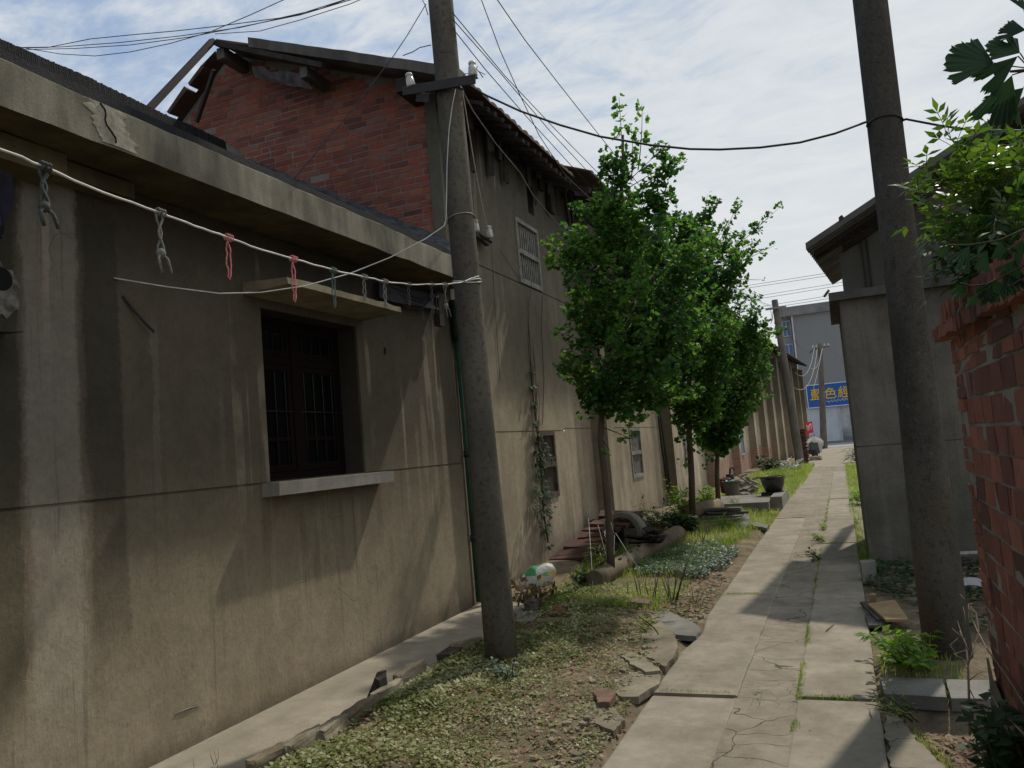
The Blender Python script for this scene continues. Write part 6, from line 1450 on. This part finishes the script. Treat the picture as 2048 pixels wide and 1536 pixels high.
# ------------------------------------------------------------------ leaves hanging in from the right
rr = random.Random(201)
def cleaf(lf, st, a, d, up, npair, Lr, Ll, Wl):
    d = d.normalized(); s_ = d.cross(up).normalized(); n_ = s_.cross(d)
    tip = a + d*Lr - Vector((0,0,.15*Lr)); mid = a.lerp(tip,.5)+n_*.06*Lr; P = [a*(1-u)**2+mid*2*u*(1-u)+tip*u*u for u in [i/6 for i in range(7)]]
    st.tube(P, [.0016]*7, 4, cap=False)
    for i in range(npair):
        u = .25+.7*i/max(1,npair-1); k = min(5, int(u*6)); p = P[k].lerp(P[k+1], u*6-k)
        for sg_ in (-1, 1): leaf(lf, p, d*.55 + s_*sg_*rr.uniform(.7,1.0) - n_*rr.uniform(0,.4) + rv(rr)*.15, n_, Ll*rr.uniform(.75,1.15), Wl*rr.uniform(.8,1.1), .22, rr.uniform(.05,.3))
    leaf(lf, P[-1], d + rv(rr)*.15, n_, Ll*1.1, Wl, .2, .15)
sh_ = thing('shrub_tree', 'leafy shrub with compound leaves leaning in over the brick wall at the right edge', 'shrub', (1.3, 4.2, 0))
st = MB(); lf = MB()
boughs = [((2110,600),(1890,262),4.2,.0),((2110,600),(1822,380),4.1,.05),((2110,560),(1838,335),4.2,.05),((2110,600),(1860,470),4.1,0),((2120,600),(1893,525),4.0,0),((2120,580),(1960,545),3.9,0),((2110,500),(1900,330),4.3,0),((2120,560),(1900,470),4.0,.1),((2120,470),(1960,330),4.4,.1),((2100,420),(1985,285),4.6,.1),((2120,520),(1930,400),4.3,0),((2110,560),(1985,430),3.8,0),((2110,600),(1960,520),3.9,0),((2120,380),(2035,290),4.3,0),((2120,500),(1865,420),4.5,0),((2110,450),(2000,350),4.1,0),((2120,600),(2010,490),4.0,0),((2130,420),(1955,300),4.8,0)]
for (a, b, Y, s_) in boughs:
    A, B = onY(*a, Y), onY(*b, Y-.15); M2 = A.lerp(B,.5)+Vector((0,0,.08)); P = [A*(1-u)**2+M2*2*u*(1-u)+B*u*u for u in [i/9 for i in range(10)]]
    st.tube(P, [lerp(.007,.002,i/9) for i in range(10)], 5, cap=False)
    for k in range(19):
        u = .18+.85*k/19; i = min(8, int(u*9)); p = P[i].lerp(P[i+1], min(1,u*9-i)); dr = (P[i+1]-P[i]).normalized(); o = rv(rr); o = (o-dr*o.dot(dr)*.6+dr*.5+Vector((0,0,.1))).normalized()
        cleaf(lf, st, p, o, Vector((0,0,1))+rv(rr)*.4, rr.choice((2,3,3,4)), rr.uniform(.10,.17), .068, .028)
for k in range(330):    # dense inner mass at the picture edge
    x = rr.uniform(1945, 2110); y = rr.uniform(290, 520)
    if (x-1945)*.9 < abs(y-440)*.55: continue
    p = onY(x, y, rr.uniform(3.8, 5.0)); cleaf(lf, st, p, rv(rr)+Vector((-.4,0,.1)), Vector((0,0,1))+rv(rr)*.4, rr.choice((2,3,4)), rr.uniform(.10,.16), .066, .029)
st.build('branches', MAT['stem'], sh_); lf.build('foliage', MAT['shrub_leaf'], sh_)
def bigfan(mb, p, d, up, W_, lobes=5, seed=0, half=1.0, cup=.08):
    r2 = random.Random(seed); d = d.normalized(); s_ = d.cross(up).normalized(); n_ = s_.cross(d); N = 46; pts = [p]; 
    clefts = [(r2.uniform(-.75,.75)*half, r2.uniform(.25,.6), r2.uniform(.05,.09)) for q in range(r2.choice((2,3,3)))]
    for i in range(N+1):
        a = lerp(-half, half, i/N); cut = 1 + .16*noise.noise(Vector((a*2.2, seed*3.7, 0))) + .09*noise.noise(Vector((a*9, seed*3.7, 5))) - sum(d_*max(0, 1-abs(a-c_)/w_) for c_, d_, w_ in clefts)
        rad = W_*cut*(.86+.14*math.cos(a*.9))*(1+.05*math.sin(i*2.3)); pts.append(p + d*math.cos(a)*rad + s_*math.sin(a)*rad + n_*(cup*W_*math.sin(a*2.2+seed) + .05*W_*math.sin(i*1.1)))
    mb.addf(pts, [(0,i,i+1) for i in range(1,N+1)], True)
gb = thing('ginkgo_branch', 'close ginkgo twig with large lobed leaves entering at the top right corner', 'branch', onY(2140,150,1.55))
st = MB(); lf = MB()
def vdir(x0,y0,x1,y1,Y,dy=0.0): return onY(x1,y1,Y+dy)-onY(x0,y0,Y)
YN = 1.52
tw_ = [((2130,140),(2060,138),(2010,128)), ((2060,110),(2048,105),(2040,104))]
st.tube([onY(2150,150,YN), onY(2100,143,YN), onY(2050,141,YN), onY(2020,143,YN)], [.004,.0035,.003,.002], 6)
for (px0, py0, px1, py1, W_, half, sd2, dy) in ((1988,126,1905,118,.072,.9,1,.0),(2040,106,1996,92,.05,.95,2,.0),(2036,112,1975,160,.068,.5,3,-.01),(2052,60,2008,62,.042,.8,4,0),(2048,20,2046,2,.03,.8,5,0),(2024,150,1996,228,.085,.55,6,.0),(2048,175,2012,206,.06,.6,7,.02)):
    p = onY(px0, py0, YN+dy); d_ = vdir(px0,py0,px1,py1,YN,.01); bigfan(lf, p, d_, CF*-1+Vector((0,0,.35)), W_, 5, sd2, half)
    st.tube([p, p.lerp(onY(2060,130 if py0 > 80 else 50,YN), .5)+Vector((0,0,-.004)), onY(2070,138 if py0 > 80 else 40,YN)], .0011, 5)
st.build('twig', MAT['bark'], gb); lf.build('leaves', MAT['ginkgo_big'], gb)
gb = thing('ginkgo_branch', 'ginkgo twig with broad leaves hanging over the coping of the brick wall', 'branch', onY(2120,540,2.6))
st = MB(); lf = MB(); YN = 2.7
for P in (((2140,480),(2040,535),(1975,568),(1945,572),(1920,566)), ((2110,430),(2000,480),(1940,490),(1895,490)), ((2120,560),(2040,560),(1990,590))): st.tube([onY(x,y,YN) for x,y in P], .0028, 5)
for k, (x0,y0,x1,y1,W_,h_) in enumerate(((1940,490,1905,550,.085,.6),(1958,572,1975,615,.06,.8),(1925,566,1912,600,.05,.6),(1990,560,2002,610,.07,.8),(2010,545,2035,590,.07,.7),(1975,500,1950,545,.07,.7),(2030,520,2010,565,.06,.8),(1895,490,1880,520,.04,.7),(2045,480,2030,530,.07,.7),(2000,480,2015,530,.06,.7),(1985,565,1960,600,.06,.7))):
    bigfan(lf, onY(x0,y0,YN), vdir(x0,y0,x1,y1,YN,rr.uniform(-.03,.03)), -CF+rv(rr)*.5, W_, 4, 20+k, h_)
st.build('twigs', MAT['bark'], gb); lf.build('leaves', MAT['ginkgo_big'], gb)

# ------------------------------------------------------------------ far shop across the street
shp = thing('shop_building', 'pale grey rendered shop building across the street at the end of the alley', 'building', (1, 78, 0)); FY = 78.4
L0 = onY(1566, 612, FY); tz = 13.0
g = G('shop_render'); P = g.pos(); x_, y_, z_ = g.xyz(P); n1 = g.noise(g.scl(P, (1,1,.3)), .5, 6, .6); stn = g.sm(g.noise(P, .9, 6, .65), .44, .62)
colr_ = g.mix(n1, (.20,.205,.20), (.27,.272,.265)); low_ = g.sub(1.0, g.sm(z_, 3.3, 3.5)); colr_ = g.mix(low_, colr_, (.47,.47,.46))
foot = g.mul(g.sub(1.0, g.sm(g.add(z_, g.mul(g.noise(P, 1.3, 5), 1.2)), 1.3, 1.9)), g.sm(x_, -.6, .1)); colr_ = g.mix(g.mul(foot, .75), colr_, (.14,.135,.13)); colr_ = g.mix(g.mul(g.mul(stn, low_), g.sm(x_, .0, .3)), colr_, (.34,.34,.32))
wdk = g.mul(g.sub(1.0, g.sm(z_, .5, .55)), .8); colr_ = g.mix(wdk, colr_, (.16,.16,.16)); g.out(colr_, .9, g.bump(g.noise(P, 8, 4), .3, .02), .2)
mb = MB(); mb.bb(L0.x+.6, 18, FY, FY+9, -.2, tz-1.0); mb.build('wall', g.mat, shp)
mb = MB(); mb.bb(L0.x-.6, 18.2, FY-.35, FY+9.2, tz-1.0, tz-.15); mb.build('parapet', simple('parapet_render', (.24,.24,.235), (.15,.15,.15), 1, .9, .3, 8), shp)
mb = MB(); mb.bb(L0.x-.35, L0.x+.6, FY+.6, FY+9, -.2, tz-1.0); mb.build('side_bay', g.mat, shp)
for z in (5.6, 8.0, 10.2):
    mb = MB(); mb.bb(L0.x-.30, L0.x+.45, FY+.52, FY+.6, z, z+1.5); wn = mb.build('window', simple('blue_frame', (.45,.5,.58), (.3,.35,.42), 2, .6, 0), shp)
    mb = MB(); mb.bb(L0.x-.22, L0.x+.02, FY+.50, FY+.52, z+.1, z+1.4); mb.bb(L0.x+.10, L0.x+.38, FY+.50, FY+.52, z+.1, z+1.4); mb.build('pane', simple('blue_glass', (.07,.12,.24), (.04,.07,.14), 2, .15, 0, spec=.5), wn)
mb = MB(); mb.bb(L0.x+.60, L0.x+.72, FY-.1, FY, 0, tz-1); mb.build('corner_pipe', simple('white_pipe', (.6,.6,.6), (.5,.5,.5), 2, .6, 0), shp)
mb = MB(); rows = []
for i in range(61):
    rows.append([Vector((-3.2+3.35*j/1, FY-.06-.012*(i % 2), .15+3.15*i/60)) for j in range(2)])
mb.grid(rows, False, True); mb.build('roller_shutter', simple('white_shutter', (.56,.57,.59), (.50,.51,.53), 1, .6, 0), shp)
mb = MB(); mb.bb(-.05, .12, FY-.12, FY, .1, 3.3); mb.build('shutter_guide', simple('shutter_guide_paint', (.5,.51,.52), (.4,.4,.41), 2, .6, 0), shp)
sg_ = thing('shop_sign', 'long blue shop sign with yellow characters above the white shutter across the street', 'shop sign', (1.5, FY-.3, 4.4))
s0, s1 = onY(1617,772,FY-.3), onY(1622,815,FY-.3); SZ0, SZ1 = s1.z, s0.z; SX0 = -2.45
g = G('blue_sign_face'); zz = g.xyz(g.pos())[2]; rib = g.sm(g.math('SINE', g.mul(zz, 60.0)), -.2, .9); g.out(g.mix(rib, (.012,.085,.34), (.018,.12,.42)), .5, None, .4)
mb = MB(); mb.bb(SX0, 6.2, FY-.30, FY-.02, SZ0, SZ1); mb.build('panel', g.mat, sg_)
mb = MB(); mb.bb(SX0-.05, 6.25, FY-.36, FY-.02, SZ1+.003, SZ1+.09); mb.bb(SX0-.05, 6.25, FY-.36, FY-.02, SZ0-.09, SZ0-.003); mb.bb(SX0-.08, SX0-.003, FY-.36, FY-.02, SZ0, SZ1); mb.build('trim', simple('sign_trim', (.62,.64,.68), (.55,.57,.6), 2, .5, 0), sg_)
gold = simple('yellow_lettering', (.78,.50,.02), (.70,.42,.02), 3, .5, 0); wht = simple('white_lettering', (.75,.78,.82), (.7,.73,.78), 3, .5, 0)
def text(body, x, z, size, mat, name, y=FY-.325, shear=.12, sx=1.0, off=.02):
    cu = bpy.data.curves.new(name, 'FONT'); cu.body = body; cu.size = size; cu.extrude = .012; cu.offset = off; cu.shear = shear; cu.align_x = 'CENTER'; cu.align_y = 'CENTER'; cu.resolution_u = 3
    o = bpy.data.objects.new(name+'_src', cu); COL.objects.link(o); bpy.context.view_layer.update()
    me = bpy.data.meshes.new_from_object(o.evaluated_get(bpy.context.evaluated_depsgraph_get())); bpy.data.objects.remove(o); bpy.data.curves.remove(cu)
    me.materials.clear(); me.materials.append(mat)
    r_ = bpy.data.objects.new(name, me); COL.objects.link(r_); r_.matrix_world = Matrix.Translation((x, y, z)) @ Matrix.Rotation(PI/2, 4, 'X') @ Matrix.Scale(sx, 4, (1,0,0)); r_.parent = sg_; r_.matrix_parent_inverse = sg_.matrix_world.inverted(); return r_
zc = (SZ0+SZ1)/2
for ch, xp, s_ in (('藍', 1632, 1.12), ('色', 1660, 1.10), ('經', 1688, 1.12), ('典', 1716, 1.10)):
    text(ch, onY(xp, 790, FY-.3).x, zc+.06, s_, gold, 'character', off=.010)
mb = MB(); rr = random.Random(3)
x0, x1 = onY(1652,795,FY-.3).x, onY(1696,795,FY-.3).x; pts = [Vector((lerp(x0,x1,i/46), FY-.335, zc-.62+.10*math.sin(i*1.9)+.06*math.sin(i*.8)+.10*i/46)) for i in range(47)]
mb.tube(pts, .018, 4); mb.build('script_line', wht, sg_)
mb = MB()
for i in range(5): mb.bb(onY(1703,790,FY-.3).x, onY(1703,790,FY-.3).x+.5, FY-.335, FY-.32, zc+.35-.20*i, zc+.42-.20*i)
mb.build('small_print', wht, sg_)
